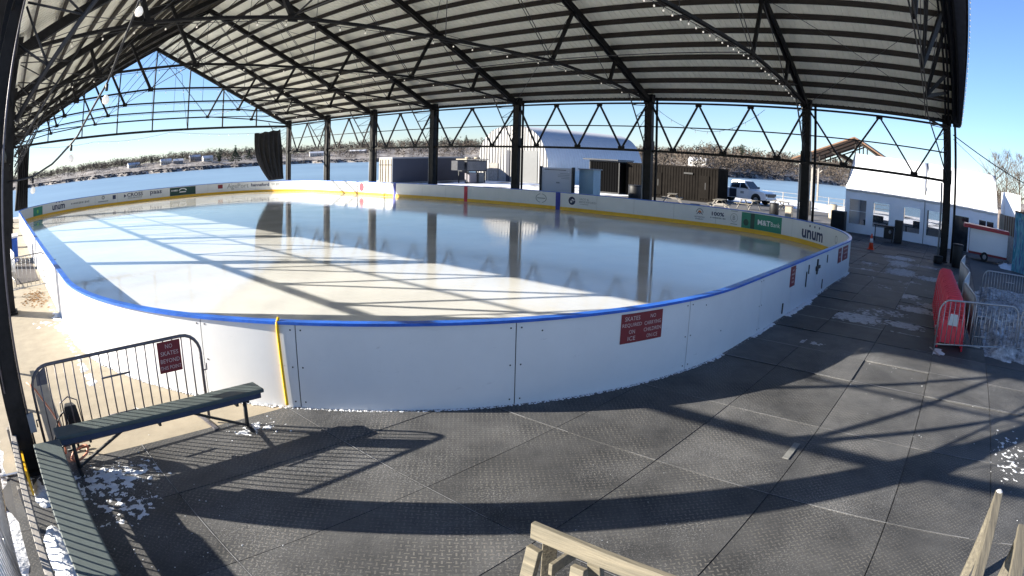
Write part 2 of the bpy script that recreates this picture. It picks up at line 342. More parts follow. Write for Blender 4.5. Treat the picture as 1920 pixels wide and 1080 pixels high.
for ri, (ya, yb) in enumerate(ROWS):
    for xa, xb in zip(SX, SX[1:]):
        if ya > 6.9 and xb < 29: continue
        if ya < -1.4 and xb > 12.9: continue
        if xa < 0.5 and ya < 3 and False: continue
        cs = [(xa, ya), (xb, ya), (xb, yb), (xa, yb)]
        if all(in_rink(*q, m=0.6) for q in cs): continue
        jz = random.uniform(-0.003, 0.003) if xa < 9 else random.uniform(-.004, .018); gpx = 0.006
        mb.bx(xa + gpx, xb - gpx, ya + gpx, yb - gpx, -0.02, 0.0 + jz)
        wv = random.uniform(0.82, 1.12) * (0.8 if xa > 12 else 1.0); mat_tone += [wv] * 6  # random wear per mat; mats farther along x are darker
        # thin frost line in the cross seam
        if random.random() < 0.97 and xa > 1:
            fz = .007 if xa < 9 else .021; yy = ya; wd = 0.0045 if xa < 9 else (0.010 if xa < 13 else 0.020)
            while yy < yb - 0.05:
                ln = random.uniform(0.15, 0.6); ww = wd * random.uniform(0.4, 1.6)
                if random.random() < 0.85: frost.add([(xa - ww, yy, fz), (xa + ww * .6, yy, fz), (xa + ww * random.uniform(.3, 1), min(yy + ln, yb), fz), (xa - ww * random.uniform(.3, 1), min(yy + ln, yb), fz)], [(0, 1, 2, 3)])
                yy += ln
o = tag(mb.build('pavement', 'mat'), kind='structure')
at = o.data.color_attributes.new('mat_tone', 'FLOAT_COLOR', 'CORNER'); k = 0
for p, wv in zip(o.data.polygons, mat_tone):
    for li in p.loop_indices: at.data[li].color = (wv, wv, wv, 1)
M['frost'] = mat('frost', (0.27, 0.275, 0.29), 0.8, 0, 0.2, 8)
tag(frost.build('frost', 'frost'), 'thin frost lines lying in the seams of the black rubber mats', 'frost', kind='stuff')
# base under the mats, tan walkway, asphalt
tag(MB().bx(-0.8, 39.6, -8.4, 8.6, -0.026, -0.022).build('ground_base', 'asphalt'), kind='structure')
tag(MB().bx(-0.75, 3.9, 6.99, 62, -0.018, -0.008).build('walkway', 'concrete'), kind='structure')
M['yard'] = mat('snowy_yard', (0.06, 0.06, 0.065), 0.85, 0, 0, 0.35, 0.4, 30, col2=(0.14, 0.135, 0.13))
yd = MB().bx(13, 60, -22, -1.40, -0.028, -0.017); tag(yd.build('yard', 'yard'), kind='structure')
yd = MB().bx(30.6, 58, 8.5, 30, -0.028, -0.015); tag(yd.build('terrace', 'yard'), kind='structure')

# ================================================================== RINK
X0, X1, Y0, Y1, R = 1.5, 30.1, 3.85, 57.8, 9.0
L1, L2, AR = X1 - X0 - 2 * R, Y1 - Y0 - 2 * R, math.pi / 2 * R; TOT = 2 * L1 + 2 * L2 + 4 * AR
def PT(s, d=0.0):
    """point on the rink outline at arc length s, moved d metres outwards, and the outward normal"""
    s %= TOT; h = math.pi / 2
    if s < L1: p, n = (X0 + R + s, Y0), (0, -1)
    else:
        s -= L1
        if s < AR: a = -h + s / R; n = (math.cos(a), math.sin(a)); p = (X1 - R + R * n[0], Y0 + R + R * n[1])
        else:
            s -= AR
            if s < L2: p, n = (X1, Y0 + R + s), (1, 0)
            else:
                s -= L2
                if s < AR: a = s / R; n = (math.cos(a), math.sin(a)); p = (X1 - R + R * n[0], Y1 - R + R * n[1])
                else:
                    s -= AR
                    if s < L1: p, n = (X1 - R - s, Y1), (0, 1)
                    else:
                        s -= L1
                        if s < AR: a = h + s / R; n = (math.cos(a), math.sin(a)); p = (X0 + R + R * n[0], Y1 - R + R * n[1])
                        else:
                            s -= AR
                            if s < L2: p, n = (X0, Y1 - R - s), (-1, 0)
                            else: s -= L2; a = math.pi + s / R; n = (math.cos(a), math.sin(a)); p = (X0 + R + R * n[0], Y0 + R + R * n[1])
    return (p[0] + n[0] * d, p[1] + n[1] * d), n
def ribbon(mb_, s0, s1, d0, d1, z0, z1, step=0.3):
    """closed box-section strip along the outline between offsets d0<d1"""
    n = max(1, int(math.ceil((s1 - s0) / step))); vs = []
    for i in range(n + 1):
        s = s0 + (s1 - s0) * i / n
        (a, _), (b_, _) = PT(s, d0), PT(s, d1)
        vs += [(a[0], a[1], z0), (b_[0], b_[1], z0), (b_[0], b_[1], z1), (a[0], a[1], z1)]
    fs = []
    for i in range(n):
        o_ = 4 * i
        for k in range(4): fs.append((o_ + k, o_ + 4 + k, o_ + 4 + (k + 1) % 4, o_ + (k + 1) % 4))
    fs += [(0, 1, 2, 3), (4 * n + 3, 4 * n + 2, 4 * n + 1, 4 * n)]
    return mb_.add(vs, fs)
# ice sheet
im = bpy.data.materials.new('ice'); im.use_nodes = True; nt = im.node_tree; N = nt.nodes; L = nt.links; b = N['Principled BSDF']
tc = N.new('ShaderNodeTexCoord'); no = N.new('ShaderNodeTexNoise'); no.inputs['Scale'].default_value = 0.35; no.inputs['Detail'].default_value = 7; L.new(tc.outputs['Object'], no.inputs['Vector'])
rp = N.new('ShaderNodeValToRGB'); rp.color_ramp.elements[0].position = 0.35; rp.color_ramp.elements[1].position = 0.65
rp.color_ramp.elements[0].color = (0.62, 0.615, 0.59, 1); rp.color_ramp.elements[1].color = (0.72, 0.72, 0.70, 1); L.new(no.outputs[0], rp.inputs[0]); L.new(rp.outputs[0], b.inputs['Base Color'])
no2 = N.new('ShaderNodeTexNoise'); no2.inputs['Scale'].default_value = 4; no2.inputs['Detail'].default_value = 8
mpi = N.new('ShaderNodeMapping'); mpi.inputs['Scale'].default_value = (2.2, 0.35, 1); mpi.inputs['Rotation'].default_value = (0, 0, 0.5); L.new(tc.outputs['Object'], mpi.inputs[0]); L.new(mpi.outputs[0], no2.inputs['Vector'])
r2 = N.new('ShaderNodeMapRange'); r2.inputs[1].default_value = 0.35; r2.inputs[2].default_value = 0.75; r2.inputs[3].default_value = 0.02; r2.inputs[4].default_value = 0.10; L.new(no.outputs[0], r2.inputs[0])
L.new(r2.outputs[0], b.inputs['Roughness']); b.inputs['IOR'].default_value = 1.36
bp = N.new('ShaderNodeBump'); bp.inputs['Strength'].default_value = 0.10; bp.inputs['Distance'].default_value = 0.02; L.new(no2.outputs[0], bp.inputs['Height']); L.new(bp.outputs[0], b.inputs['Normal'])
ice = MB(); n = 160; ice.v = [(PT(TOT * i / n, -0.05)[0][0], PT(TOT * i / n, -0.05)[0][1], 0.10) for i in range(n)]
ice.v.append(((X0 + X1) / 2, (Y0 + Y1) / 2, 0.10)); ice.f = [(i, (i + 1) % n, n) for i in range(n)]; ice.sm = [False] * n
tag(ice.build('ice', im), kind='structure')
# boards
br = root('dasher_boards', (15.8, Y0, 0), 'white rink boards with blue cap rail running round the whole ice rink', 'rink boards')
seams = [142.1, 144.9, 147.94, 1.35 + TOT, 3.6 + TOT, 4.9 + TOT, 6.2 + TOT, 7.4 + TOT]
s = 7.4
while s < 133.0: 
    s2 = s + 2.44
    seams_ok = s2
    pb = MB(); ribbon(pb, s + 0.006, min(s2, 133.6) - 0.006, -0.06, 0.0, 0.0, 1.11); pb.build('board_panel', 'board', br); s = s2
prev = s if s < 133.6 else 133.6
edges = [133.6, 137.1, 140.64] + seams
for e0, e1 in zip(edges, edges[1:]):
    pb = MB(); ribbon(pb, e0 + 0.007, e1 - 0.007, -0.06, 0.0, 0.0, 1.11, .08); pb.build('board_panel', 'board', br)
pb = MB(); ribbon(pb, 0, TOT, -0.095, 0.035, 1.112, 1.150); cap = pb.build('cap_rail', 'blue', br, 0)
pb = MB(); ribbon(pb, 0, TOT, -0.078, -0.0605, 0.101, 0.30); pb.build('kick_plate', 'yellow', br)
pb = MB(); ribbon(pb, 0, TOT, -0.045, -0.012, 0.0, 1.105)
pb.build('frame', 'black', br)
for s_, m_, wd in ((49.6, 'bluep', .3), (34.5, 'bluep', .32), (42.04, 'red', .3)):
    pb = MB(); ribbon(pb, s_ - wd / 2, s_ + wd / 2, -0.082, -0.0605, 0.101, 1.108, .1); pb.build('line_marking', m_, br)
def inner(s, z0, geo, m, mul=1, d=-0.067):
    vs, fs = geo; mb_ = MB(); out = []
    for x, y in vs:
        p, n = PT(s - x * mul, d); out.append((p[0], p[1], z0 + y))
    mb_.add(out, fs); return mb_
def rect(w, h, nx=8):
    vs = []; fs = []
    for i in range(nx + 1): x = -w / 2 + w * i / nx; vs += [(x, -h / 2), (x, h / 2)]
    for i in range(nx): fs.append((2 * i, 2 * i + 2, 2 * i + 3, 2 * i + 1))
    return vs, fs
def ring(r0, r1, a0=0, a1=360, n=28, sx=1, sy=1):
    vs = []; fs = []
    for i in range(n + 1):
        a_ = math.radians(a0 + (a1 - a0) * i / n)
        vs += [(r0 * math.cos(a_) * sx, r0 * math.sin(a_) * sy), (r1 * math.cos(a_) * sx, r1 * math.sin(a_) * sy)]
    for i in range(n): fs.append((2 * i, 2 * i + 1, 2 * i + 3, 2 * i + 2))
    return vs, fs
def shift(geo, dx, dy): return [(x + dx, y + dy) for x, y in geo[0]], geo[1]
def join(*gs):
    vs = []; fs = []
    for v, f in gs: o_ = len(vs); vs += v; fs += [tuple(i + o_ for i in q) for q in f]
    return vs, fs
def bars(w, h, n, seed=3):
    rr = random.Random(seed); gs = []; x = -w / 2; st = w / n
    for i in range(n):
        if rr.random() < .85: gs.append(shift(rect(st * rr.uniform(.3, .75), h * rr.uniform(.5, 1), 1), x + st * (i + .5), 0))
    return join(*gs)
def advert(s, z, pieces, back=None):
    """pieces: (material, geometry); the first or the backing carries the rest"""
    par = None
    if back: w_, h_, m_ = back; par = inner(s, z, rect(w_, h_), m_, d=-0.064).build('advert_panel', m_, br)
    for m_, geo in pieces:
        o_ = inner(s, z, geo, m_).build('advert_print' if par is None else 'lettering', m_, br if par is None else None)
        if par is None: par = o_
        else: o_.parent = par; o_.matrix_parent_inverse = Matrix.Identity(4)
def unum(w, h):
    t = text_geo('unum', w, h, .03); dots = [shift(ring(0.001, h * .14, n=10), w * k, h * .95) for k in (-.16, .07, .30)]
    return [('navy', t), ('navy', join(*dots))]
# right end, seen large
advert(17.9, 0.58, unum(1.85, 0.40))
advert(21.65, 0.68, [('dkgreen', shift(rect(0.25, 0.74, 2), -0.62, 0)), ('dkgreen', shift(ring(.001, .16), -1.02, -.1)), ('white', shift(text_geo('M&T', 0.82, 0.26, .03), 0.12, 0)), ('white', shift(text_geo('Bank', 0.62, 0.21), 0.88, -.01))], (2.6, 0.76, 'green'))
advert(23.4, 0.72, [('greyprint', ring(0.20, 0.22)), ('greyprint', text_geo('B', None, 0.22)), ('greyprint', shift(rect(.4, .025, 2), 0, .33)), ('greyprint', shift(rect(.4, .03, 2), 0, -.31))])
advert(24.35, 0.72, [('navy', shift(text_geo('100%', 0.72, 0.20, .03), 0, .08)), ('greyprint', shift(bars(.9, .09, 11), 0, -.12))])
advert(25.4, 0.72, [('greyprint', shift(ring(0.17, 0.215, 0, 180), 0, .06)), ('orange', shift(ring(0.001, 0.10, 0, 180), 0, .07)), ('navy', join(([(-.17, .0), (-.06, .1), (-.06, .05), (-.17, -.05)], [(0, 1, 2, 3)]), ([(-.06, .1), (.0, .03), (.0, -.02), (-.06, .05)], [(0, 1, 2, 3)]), ([(.0, .03), (.07, .09), (.07, .04), (.0, -.02)], [(0, 1, 2, 3)]), ([(.07, .09), (.17, .0), (.17, -.05), (.07, .04)], [(0, 1, 2, 3)]))), ('navy', shift(text_geo('REVISION', 0.55, 0.07), 0, -.16)), ('navy', shift(text_geo('ENERGY', 0.45, 0.07), 0, -.27))])
advert(15.45, 0.72, [('greyprint', ring(.13, .16))])
advert(33.5, 0.70, [('navy', join(ring(0.13, 0.24, 20, 200, sx=1), ring(0.13, 0.24, 200, 370), shift(ring(.03, .12, 60, 250), 0, .06), shift(ring(.03, .12, 240, 430), 0, -.06)))])
advert(32.4, 0.72, [('greyprint', shift(text_geo('SACO &', 0.62, 0.11), -.25, .12)), ('greyprint', shift(text_geo('BIDDEFORD', 1.15, 0.11), 0, -.04)), ('greyprint', shift(bars(.6, .05, 8), -.25, -.17))])
advert(35.75, 0.70, [('greyprint', join(ring(.30, .34, 100, 260, sx=1.2, sy=.8), ring(.30, .34, -80, 80, sx=1.2, sy=.8), shift(rect(.6, .05, 2), 0, 0)))])
# far end, seen small
advert(53.9, 0.70, [('red', ring(.001, .34, sx=.95))])
advert(56.6, 0.72, [('greyprint', join(shift(rect(.14, .5, 2), .4, .05), shift(rect(.9, .07, 2), -.5, .15)))])
advert(62.9, 0.78, [('greyprint', text_geo('TUCKER', 1.9, 0.26))])
advert(67.4, 0.80, [('navy', shift(text_geo('hannaford', 1.9, 0.30, .03), -.5, 0)), ('greyprint', shift(text_geo('to go', 0.9, 0.24), 1.15, 0))])
advert(70.2, 0.72, [('greyprint', text_geo('AgePort', 2.2, 0.55))])
advert(72.0, 0.80, [('maroon', rect(.5, .36, 2))])
advert(76.0, 0.68, [('white', shift(join(ring(.22, .3, 20, 160, sx=1.6), shift(rect(.7, .1, 2), 0, -.05)), 0, -.02)), ('white', shift(bars(.7, .2, 5), -.9, .1))], (2.8, 0.74, 'dkgreen'))
advert(78.9, 0.76, [('navy', text_geo('paas', 1.25, 0.40, .02))])
advert(81.5, 0.74, [('navy', shift(text_geo('CROSS', 1.7, 0.34, .02), .35, .1)), ('navy', shift(text_geo('INSURANCE', 1.5, 0.13), .35, -.18)), ('navy', shift(ring(.001, .18, n=3), -.75, .05))])
advert(83.4, 0.80, [('navy', rect(.34, .36, 2))])
advert(84.6, 0.76, [('greyprint', join(shift(ring(.08, .17), 0, .12), shift(rect(1.1, .08, 2), 0, -.22)))])
advert(87.2, 0.72, [('greyprint', bars(2.2, .2, 12))])
advert(89.9, 0.66, unum(1.7, 0.42))
advert(93.1, 0.64, [('lime', ring(.001, .16))], (1.7, 0.74, 'green'))
# gate hardware on the outer face of the near boards
hw = MB()
for s_, za, zb in ((3.0, .10, .33), (5.0, .42, .80), (5.2, .72, .95), (7.0, .1, .36), (7.45, .78, 1.0)):
    ribbon(hw, s_ + TOT - 0.025, s_ + TOT + 0.025, 0.001, 0.02, za, zb, .05)
hw.build('hinge', 'black', br)
hw = MB(); ribbon(hw, 6.02 + TOT, 6.18 + TOT, .001, .05, .70, .74, .05); ribbon(hw, 6.0 + TOT, 6.45 + TOT, .001, .04, .74, .82, .1); ribbon(hw, 6.12 + TOT, 6.22 + TOT, .001, .03, .6, 1.0, .05)
hw.build('latch', 'black', br)
hw = MB()
for s_, z_ in [(q_ + d_, z_) for q_ in (137.1, 140.64, 142.1, 144.9, 147.94, 1.35 + TOT) for d_ in (-.07, .07) for z_ in (.08, .55, 1.04)] + [(145.25, .98), (149.0, .45), (3.95 + TOT, 1.0), (148.4, .98)]:
    ribbon(hw, s_ - .009, s_ + .009, .001, .006, z_ - .009, z_ + .009, .02)
hw.build('bolt', 'black', br)
# signs on the outer boards
def outer_sign(s0, w, h, zc, cols, label):
    p, n = PT(s0, 0.003); r = root('sign', (p[0], p[1], zc - h / 2), label, 'sign', 'maroon signs on the rink boards')
    mb_ = MB(); ribbon(mb_, s0 - w / 2, s0 + w / 2, 0.002, 0.010, zc - h / 2, zc + h / 2, .1); pl_ = mb_.build('plate', 'maroon', r)
    mb_ = MB()
    for cx, lines in cols:
        for (txt, yy, tw, th) in lines:
            vs, fs = text_geo(txt, tw, th) if txt else bars(tw, th, 6); mb_.add([(*PT(s0 + cx + x, 0.0125)[0], zc + yy + y) for x, y in vs], fs)
    mb_.build('lettering', 'letter', r); return r
outer_sign(146.87, 0.80, 0.42, 0.86, [(-.2, [('SKATES', .14, .28, .06), ('REQUIRED', .045, .36, .06), ('ON', -.05, .11, .06), ('ICE', -.145, .14, .06)]), (.2, [('NO', .14, .11, .055), ('CARRYING', .045, .34, .055), ('CHILDREN', -.05, .35, .055), ('ON ICE', -.145, .22, .055)])], 'wide maroon sign reading SKATES REQUIRED ON ICE beside NO CARRYING CHILDREN ON ICE')
outer_sign(3.65 + TOT, 0.42, 0.46, 0.85, [(0, [('', .14, .14, .06), ('', .05, .3, .06), ('', -.04, .14, .06), ('', -.13, .2, .06)])], 'narrow maroon sign on the boards just before the rink gate')
outer_sign(9.4 + TOT, 0.55, 0.45, 0.80, [(0, [('', .1, .36, .07), ('', -.05, .3, .07)])], 'small maroon sign just past the rink gate')
outer_sign(10.4 + TOT, 1.0, 0.45, 0.80, [(0, [('', .13, .75, .07), ('', .0, .75, .07), ('', -.13, .4, .07)])], 'maroon sign farthest along the boards where the corner turns away')
# yellow rope hanging from the cap rail
s_r = 141.86; pts = []
for i in range(26):
    t = i / 25; p, n = PT(s_r + 0.05 * t, 0.026); pts.append((p[0], p[1], 1.13 - 1.1 * t))
p, n = PT(s_r - .0, -.04); rp_ = MB().tube([(p[0], p[1], 1.18)] + pts, 0.021, 7); o = rp_.build('rope', 'yrope')
tag(o, 'yellow knotted rope hanging down the outside of the near white boards', 'rope')
# frost and snow along the foot of the boards
sn = MB(); s = 133.0
while s < TOT + 13.5:
    for _ in range(6):
        rr = random.uniform(.006, .026) * (1.6 if s > TOT - 1 else 1.0) * (2.2 if TOT + 3.2 < s < TOT + 5.5 else 1); p, n = PT(s + random.uniform(0, .06), random.uniform(0, .03 + rr * 1.2))
        hz = rr * random.uniform(.3, .7); m_ = 5
        vs = [(p[0] + rr * math.cos(6.283 * k / m_) * random.uniform(.6, 1.2), p[1] + rr * math.sin(6.283 * k / m_) * random.uniform(.6, 1.2), -0.002) for k in range(m_)] + [(p[0], p[1], hz)]
        sn.add(vs, [(k, (k + 1) % m_, m_) for k in range(m_)], True)
    s += .05
tag(sn.build('snow', 'snow'), 'ragged strip of shaved snow along the foot of the outer boards', 'snow', kind='stuff')
# ================================================================== PAVILION
YR = [0.3, 8.1, 17.2, 26.7, 34.6, 41.9, 48.9, 56.2]
YL = [-0.9, 7.1, 16.4, 25.4, 33.8, 41.5, 48.7, 56.2]
XR = 31.0
def XL(y): return -0.2 + 0.022 * (y - 7)
pav = root('pavilion', (15.5, 28, 0), 'long open steel pavilion with dark trusses and a pale ribbed gable roof', 'pavilion')
pav['_w'] = 1
LIDX = [MB() for _ in range(8)]
def RT(i, a, z=None, off=0.0):
    """point on truss i, a metres in from the right eave (measured on the width), height z, shifted off metres along y"""
    xl = XL(YL[i]); f = a / (XR - xl); x = XR + (xl - XR) * f; y = YR[i] + (YL[i] - YR[i]) * f + off
    return (x, y, z)
def slope_z(i, a):
    w_ = XR - XL(YL[i]); return 6.6 + 7.5 * (1 - abs(a - w_ / 2) / (w_ / 2))
for i in range(8):
    w_ = XR - XL(YL[i]); h = w_ / 2
    tr = MB()
    # doubled top chords
    for sgn in (0, 1):
        p = RT(i, 0 if not sgn else w_, 6.55); q = RT(i, h, 14.05)
        for o_ in (-0.09, 0.09): tr.beam((p[0], p[1] + o_, p[2]), (q[0], q[1] + o_, q[2]), 0.10, 0.30)
    t = tr.build('truss', 'steel', pav)
    off = 1.15 if i == 0 else 0.0
    P_ = lambda a, z: RT(i, a, z, off)
    ch = MB(); bot = [(0.25, 6.62), (4.3, 7.12), (9.1, 7.45), (w_ - 9.1, 7.45), (w_ - 4.3, 7.12), (w_ - .25, 6.62)]
    for (a0, z0), (a1, z1) in zip(bot, bot[1:]):
        for o_ in (-.06, .06):
            p = P_(a0, z0); q = P_(a1, z1); ch.beam((p[0], p[1] + o_, p[2]), (q[0], q[1] + o_, q[2]), 0.05, 0.09)
    for a0, z0 in bot[1:-1]: p = P_(a0, z0); ch.box(p, (.34, .05, .26))
    o = sub(ch, 'bottom_chord', 'steel', t)
    st = MB()
    for m_ in (0, 1):
        A = (lambda a: a) if not m_ else (lambda a: w_ - a)
        for (a0, z0, a1) in ((4.3, 7.12, 3.75), (9.1, 7.45, 7.5)):
            p = P_(A(a0), z0); q = RT(i, A(a1), slope_z(i, A(a1)) - .1)
            st.beam(p, q, 0.13, 0.15)
    sub(st, 'strut', 'steel', t)
    rd = MB()
    for m_ in (0, 1):
        A = (lambda a: a) if not m_ else (lambda a: w_ - a)
        for o_ in (-.07, .07):
            p = P_(A(9.1), 7.45); q = RT(i, h, 13.95); rd.tube([(p[0], p[1] + o_, p[2]), (q[0], q[1] + o_, q[2])], .018, 5)
        p = P_(A(4.3), 7.12); q = RT(i, A(7.5), slope_z(i, 7.5) - .1); rd.tube([p, q], .02, 5)
        p = P_(A(4.3), 7.12); q = RT(i, A(1.9), slope_z(i, 1.9) - .1); rd.tube([p, q], .014, 5)
    rd.tube([RT(i, h, 14), P_(h, 7.45)], .015, 5)
    sub(rd, 'tie_rod', 'rod', t)
    # knee braces (laced) at both ends
    for (A, cx) in ((lambda a: a, XR), (lambda a: w_ - a, XL(YL[i]))):
        kb = MB(); s_ = 1 if cx == XR else -1
        p0 = P_(A(2.35), 6.75); p1 = RT(i, A(.32), 3.85); p2 = RT(i, A(.22), 6.4)
        kb.tube([p0, p1], .04, 6)
        for k in range(1, 5):
            f = k / 5; c = Vector(p0).lerp(Vector(p1), f); e = Vector(RT(i, A(.22), 6.5 - 2.6 * max(0, f - .12))); e2 = Vector(RT(i, A(.22), 6.5 - 2.6 * max(0, f - .3)))
            kb.tube([c, e], .016, 4); kb.tube([c, e2], .016, 4)
        kb.build('knee_brace', 'rod', pav)
# columns
def column(x, y, sgn, big=False):
    c = MB()
    c.bx(x - .15, x + .15, y - .22, y - .19, 0, 6.7); c.bx(x - .15, x + .15, y + .19, y + .22, 0, 6.7); c.bx(x - .012, x + .012, y - .19, y + .19, 0, 6.7)
    c.bx(x - .13, x - .10, y - .185, y + .185, 0.0, 6.6)
    c.bx(x + .10, x + .13, y - .185, y + .185, 0.0, 6.6)
    c.bx(x - .22, x + .22, y - .30, y + .30, 0, .05); c.bx(x - .18, x + .18, y - .27, y + .27, 6.45, 6.95)
    c.bx(x - .19, x + .19, y - .26, y + .26, 3.7, 4.35)
    o = c.build('column', 'steel', pav)
    pp = MB().tube([(x - sgn * .05, y + .31, 0), (x - sgn * .05, y + .31, 3.7)], .055, 8); sub(pp, 'conduit', 'lightgrey', o)
    if not big:
        pp = MB().tube([(x, y - .48, 0.0), (x, y - .48, 6.6)], .07, 8); sub(pp, 'downpipe', 'steel', o)
    return o
for i in range(8):
    column(XR, YR[i], 1)
    if i != 0: column(XL(YL[i]), YL[i], -1, True)
column(XL(YL[0]) - .1, YL[0], -1, True)
# longitudinal side trusses
VB = [[2.2, 6.07], [9.7, 12.73, 15.7], [18.98, 22.0, 25.1], [28.8, 32.7], [36.6, 40.1], [43.6, 47.2], [50.6, 54.4]]
VT = [[4.13], [11.2, 14.2], [20.5, 23.6], [30.7], [38.4], [45.4], [52.5]]
for side in (0, 1):
    for i in range(7):
        y0, y1 = (YR[i], YR[i + 1]) if not side else (YL[i], YL[i + 1])
        m = (lambda y: y) if not side else (lambda y: YL[i] + (y - YR[i]) / (YR[i + 1] - YR[i]) * (YL[i + 1] - YL[i]))
        X = (lambda y: XR) if not side else XL
        t = MB(); pt = lambda y, z: (X(y), y, z)
        t.beam(pt(y0 + .2, 3.8), pt(y1 - .2, 3.8), .12, .13); a = t.build('side_truss', 'steel', pav)
        t = MB(); t.beam(pt(y0 + .2, 6.46), pt(y1 - .2, 6.46), .09, .10); t.beam(pt(y0 + .2, 5.15), pt(y1 - .2, 5.15), .05, .06); sub(t, 'top_chord', 'steel', a)
        t = MB(); seq = [(y0 + .15, 6.4)]
        for k, b_ in enumerate(VB[i]):
            seq.append((m(b_), 3.85)); seq.append((m(VT[i][k]), 6.42) if k < len(VT[i]) else (y1 - .15, 6.4))
        for (ya, za), (yb, zb) in zip(seq, seq[1:]): t.beam(pt(ya, za), pt(yb, zb), .085, .10, up=(1, 0, 0))
        for b_ in VB[i]: t.box(pt(m(b_), 3.9), (.05, .42, .2))
        for b_ in VT[i]: t.box(pt(m(b_), 6.38), (.05, .36, .16))
        sub(t, 'diagonal', 'steel', a)
# roof sheets: ribbed, both slopes, overhanging both gables
YN, YF = -1.25, 57.4
def edge_x(side, y): return XR + .45 if not side else XL(y) - .45
for side in (0, 1):
    prof = []; y = YN
    while y < YF:
        prof += [(y, 0), (y + .20, 0), (y + .225, .035), (y + .255, .035), (y + .28, 0)]; y += .30
    prof = [p for p in prof if p[0] < YF] + [(YF, 0)]
    sh = MB(); n = len(prof)
    def rp(y, dz, e):
        ridge = ((XR + XL(y)) / 2, y, 14.1 + .43 + dz)
        if e == 1: return (ridge[0], y * (1.7 if y < 0 else 1), ridge[2])
        ex = edge_x(side, y); zz = 14.1 + .43 - 7.5 * abs(ex - ridge[0]) / (XR - ridge[0]); return (ex, y * (.4 if y < 0 else 1), zz + dz)
    for dz0 in (0, .012):
        o_ = len(sh.v)
        for y, dz in prof: sh.v += [rp(y, dz + dz0, 0), rp(y, dz + dz0, 1)]
        sh.f += [(o_ + 2 * k, o_ + 2 * k + 1, o_ + 2 * k + 3, o_ + 2 * k + 2) for k in range(n - 1)]; sh.sm += [False] * (n - 1)
    sh.build('roof_sheet', 'roof', pav)
    # purlins
    for k in range(17):
        pu = MB(); a0 = .45 + .92 * k
        for i in range(7):
            ys_ = (YR, YL)[side]
            ya, yb = ys_[i], ys_[i + 1]
            if i == 0: ya = (YN + .05) * (.4 + 1.3 * min(1, a0 / 15.2))
            if i == 6: yb = YF - .05
            def pp(y):
                w2 = (XR - XL(y)) / 2; aa = min(a0, w2 - .12)
                x = XR - aa if not side else XL(y) + aa
                return (x, y, 6.6 + 7.5 * aa / w2 + .285)
            pu.beam(pp(ya), pp(yb), .09, .25)
        pu.build('purlin', 'timber', pav)
    # rake fascia and dark soffit lining of the near overhang
    fs = MB()
    for yy in (YN - .02, YF + .02):
        p = rp(yy, 0, 0); q = rp(yy, 0, 1); fs.beam((p[0], p[1], p[2] - .12), (q[0], q[1], q[2] - .12), .05, .34)
    fs.build('rake_board', 'rooftop', pav)
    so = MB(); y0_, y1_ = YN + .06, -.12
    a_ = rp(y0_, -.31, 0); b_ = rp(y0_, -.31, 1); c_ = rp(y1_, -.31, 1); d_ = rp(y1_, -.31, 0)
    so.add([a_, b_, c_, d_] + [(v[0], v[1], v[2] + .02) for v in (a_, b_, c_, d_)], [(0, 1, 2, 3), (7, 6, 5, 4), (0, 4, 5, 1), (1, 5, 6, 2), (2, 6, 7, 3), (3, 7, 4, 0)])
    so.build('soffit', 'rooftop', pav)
    ef = MB(); p = rp(YN, 0, 0); q = rp(YF, 0, 0); ef.beam((p[0], p[1], p[2] - .07), (q[0], q[1], q[2] - .07), .04, .2); ef.build('eave_board', 'timber', pav)
# gable screens: posts and bottom chord at both ends
for gi, yg, zb in ((7, 56.2, 6.38),):
    xl = XL(YL[gi]); w_ = XR - xl; t = MB(); t.beam((xl, yg, zb), (XR, yg, zb), .14, .2); t.beam((xl + 2.2, yg + .1, 7.42), (XR - 2.2, yg + .1, 7.42), .06, .08)
    gb_ = t.build('gable_beam', 'steel', pav); t = MB()
    for k in range(1, 8):
        a = 3.73 * k; zt = slope_z(gi, a); t.beam((XR - a, yg, zb), (XR - a, yg, zt), .10, .12)
    t.tube([(XR - 11.2, yg, zb), (XR - 12.1, yg, 11.5), (XR - 15.2, yg, 14)], .02, 5)
    sub(t, 'gable_post', 'steel', gb_)
t = MB()
# near gable braces between the inset chord and the column line
for a0, a1, z1 in ((9.1, 7.0, 10.0), (9.1, 11.5, 12.3), (4.3, 2.5, 7.7), (4.3, 6.2, 9.6), (15.6, 13, 13), (15.6, 18, 13)):
    p = RT(0, a0, 7.45 if a0 > 5 else 7.12, 1.15); q = RT(0, a1, z1, 0); t.beam(p, q, .12, .14)
t.beam(RT(0, .5, 6.62, 1.15), RT(0, 0.1, 6.3, 0.0), .08, .1); t.beam(RT(0, .5, 6.62, 1.15), RT(0, 0.1, 6.62, 0), .08, .1)
for o_ in (-.35, -.62): t.beam(RT(0, .4, 6.75, o_), RT(0, 15.4, 14.1, o_), .12, .26)
t.build('gable_brace', 'steel', pav)
# cross bracing rods in the roof planes and longitudinal ties
t = MB()
for side in (0, 1):
    for i in (0, 2, 4, 6):
        for (fa, fb) in ((0.2, 7.5), (7.5, 15.0)):
            A = (lambda i_, a: a) if not side else (lambda i_, a: XR - XL(YL[i_]) - a)
            for (u, v) in ((fa, fb), (fb, fa)):
                p = RT(i, A(i, u), slope_z(i, u) - .05); q = RT(i + 1, A(i + 1, v), slope_z(i + 1, v) - .05); t.tube([p, q], .013, 4)
for a in (9.1,):
    for s_ in (0, 1):
        for i in range(1, 7):
            w0, w1 = XR - XL(YL[i]), XR - XL(YL[i + 1]); t.tube([RT(i, a if not s_ else w0 - a, 7.5), RT(i + 1, a if not s_ else w1 - a, 7.5)], .02, 5)
t.build('bracing_rod', 'rod', pav)

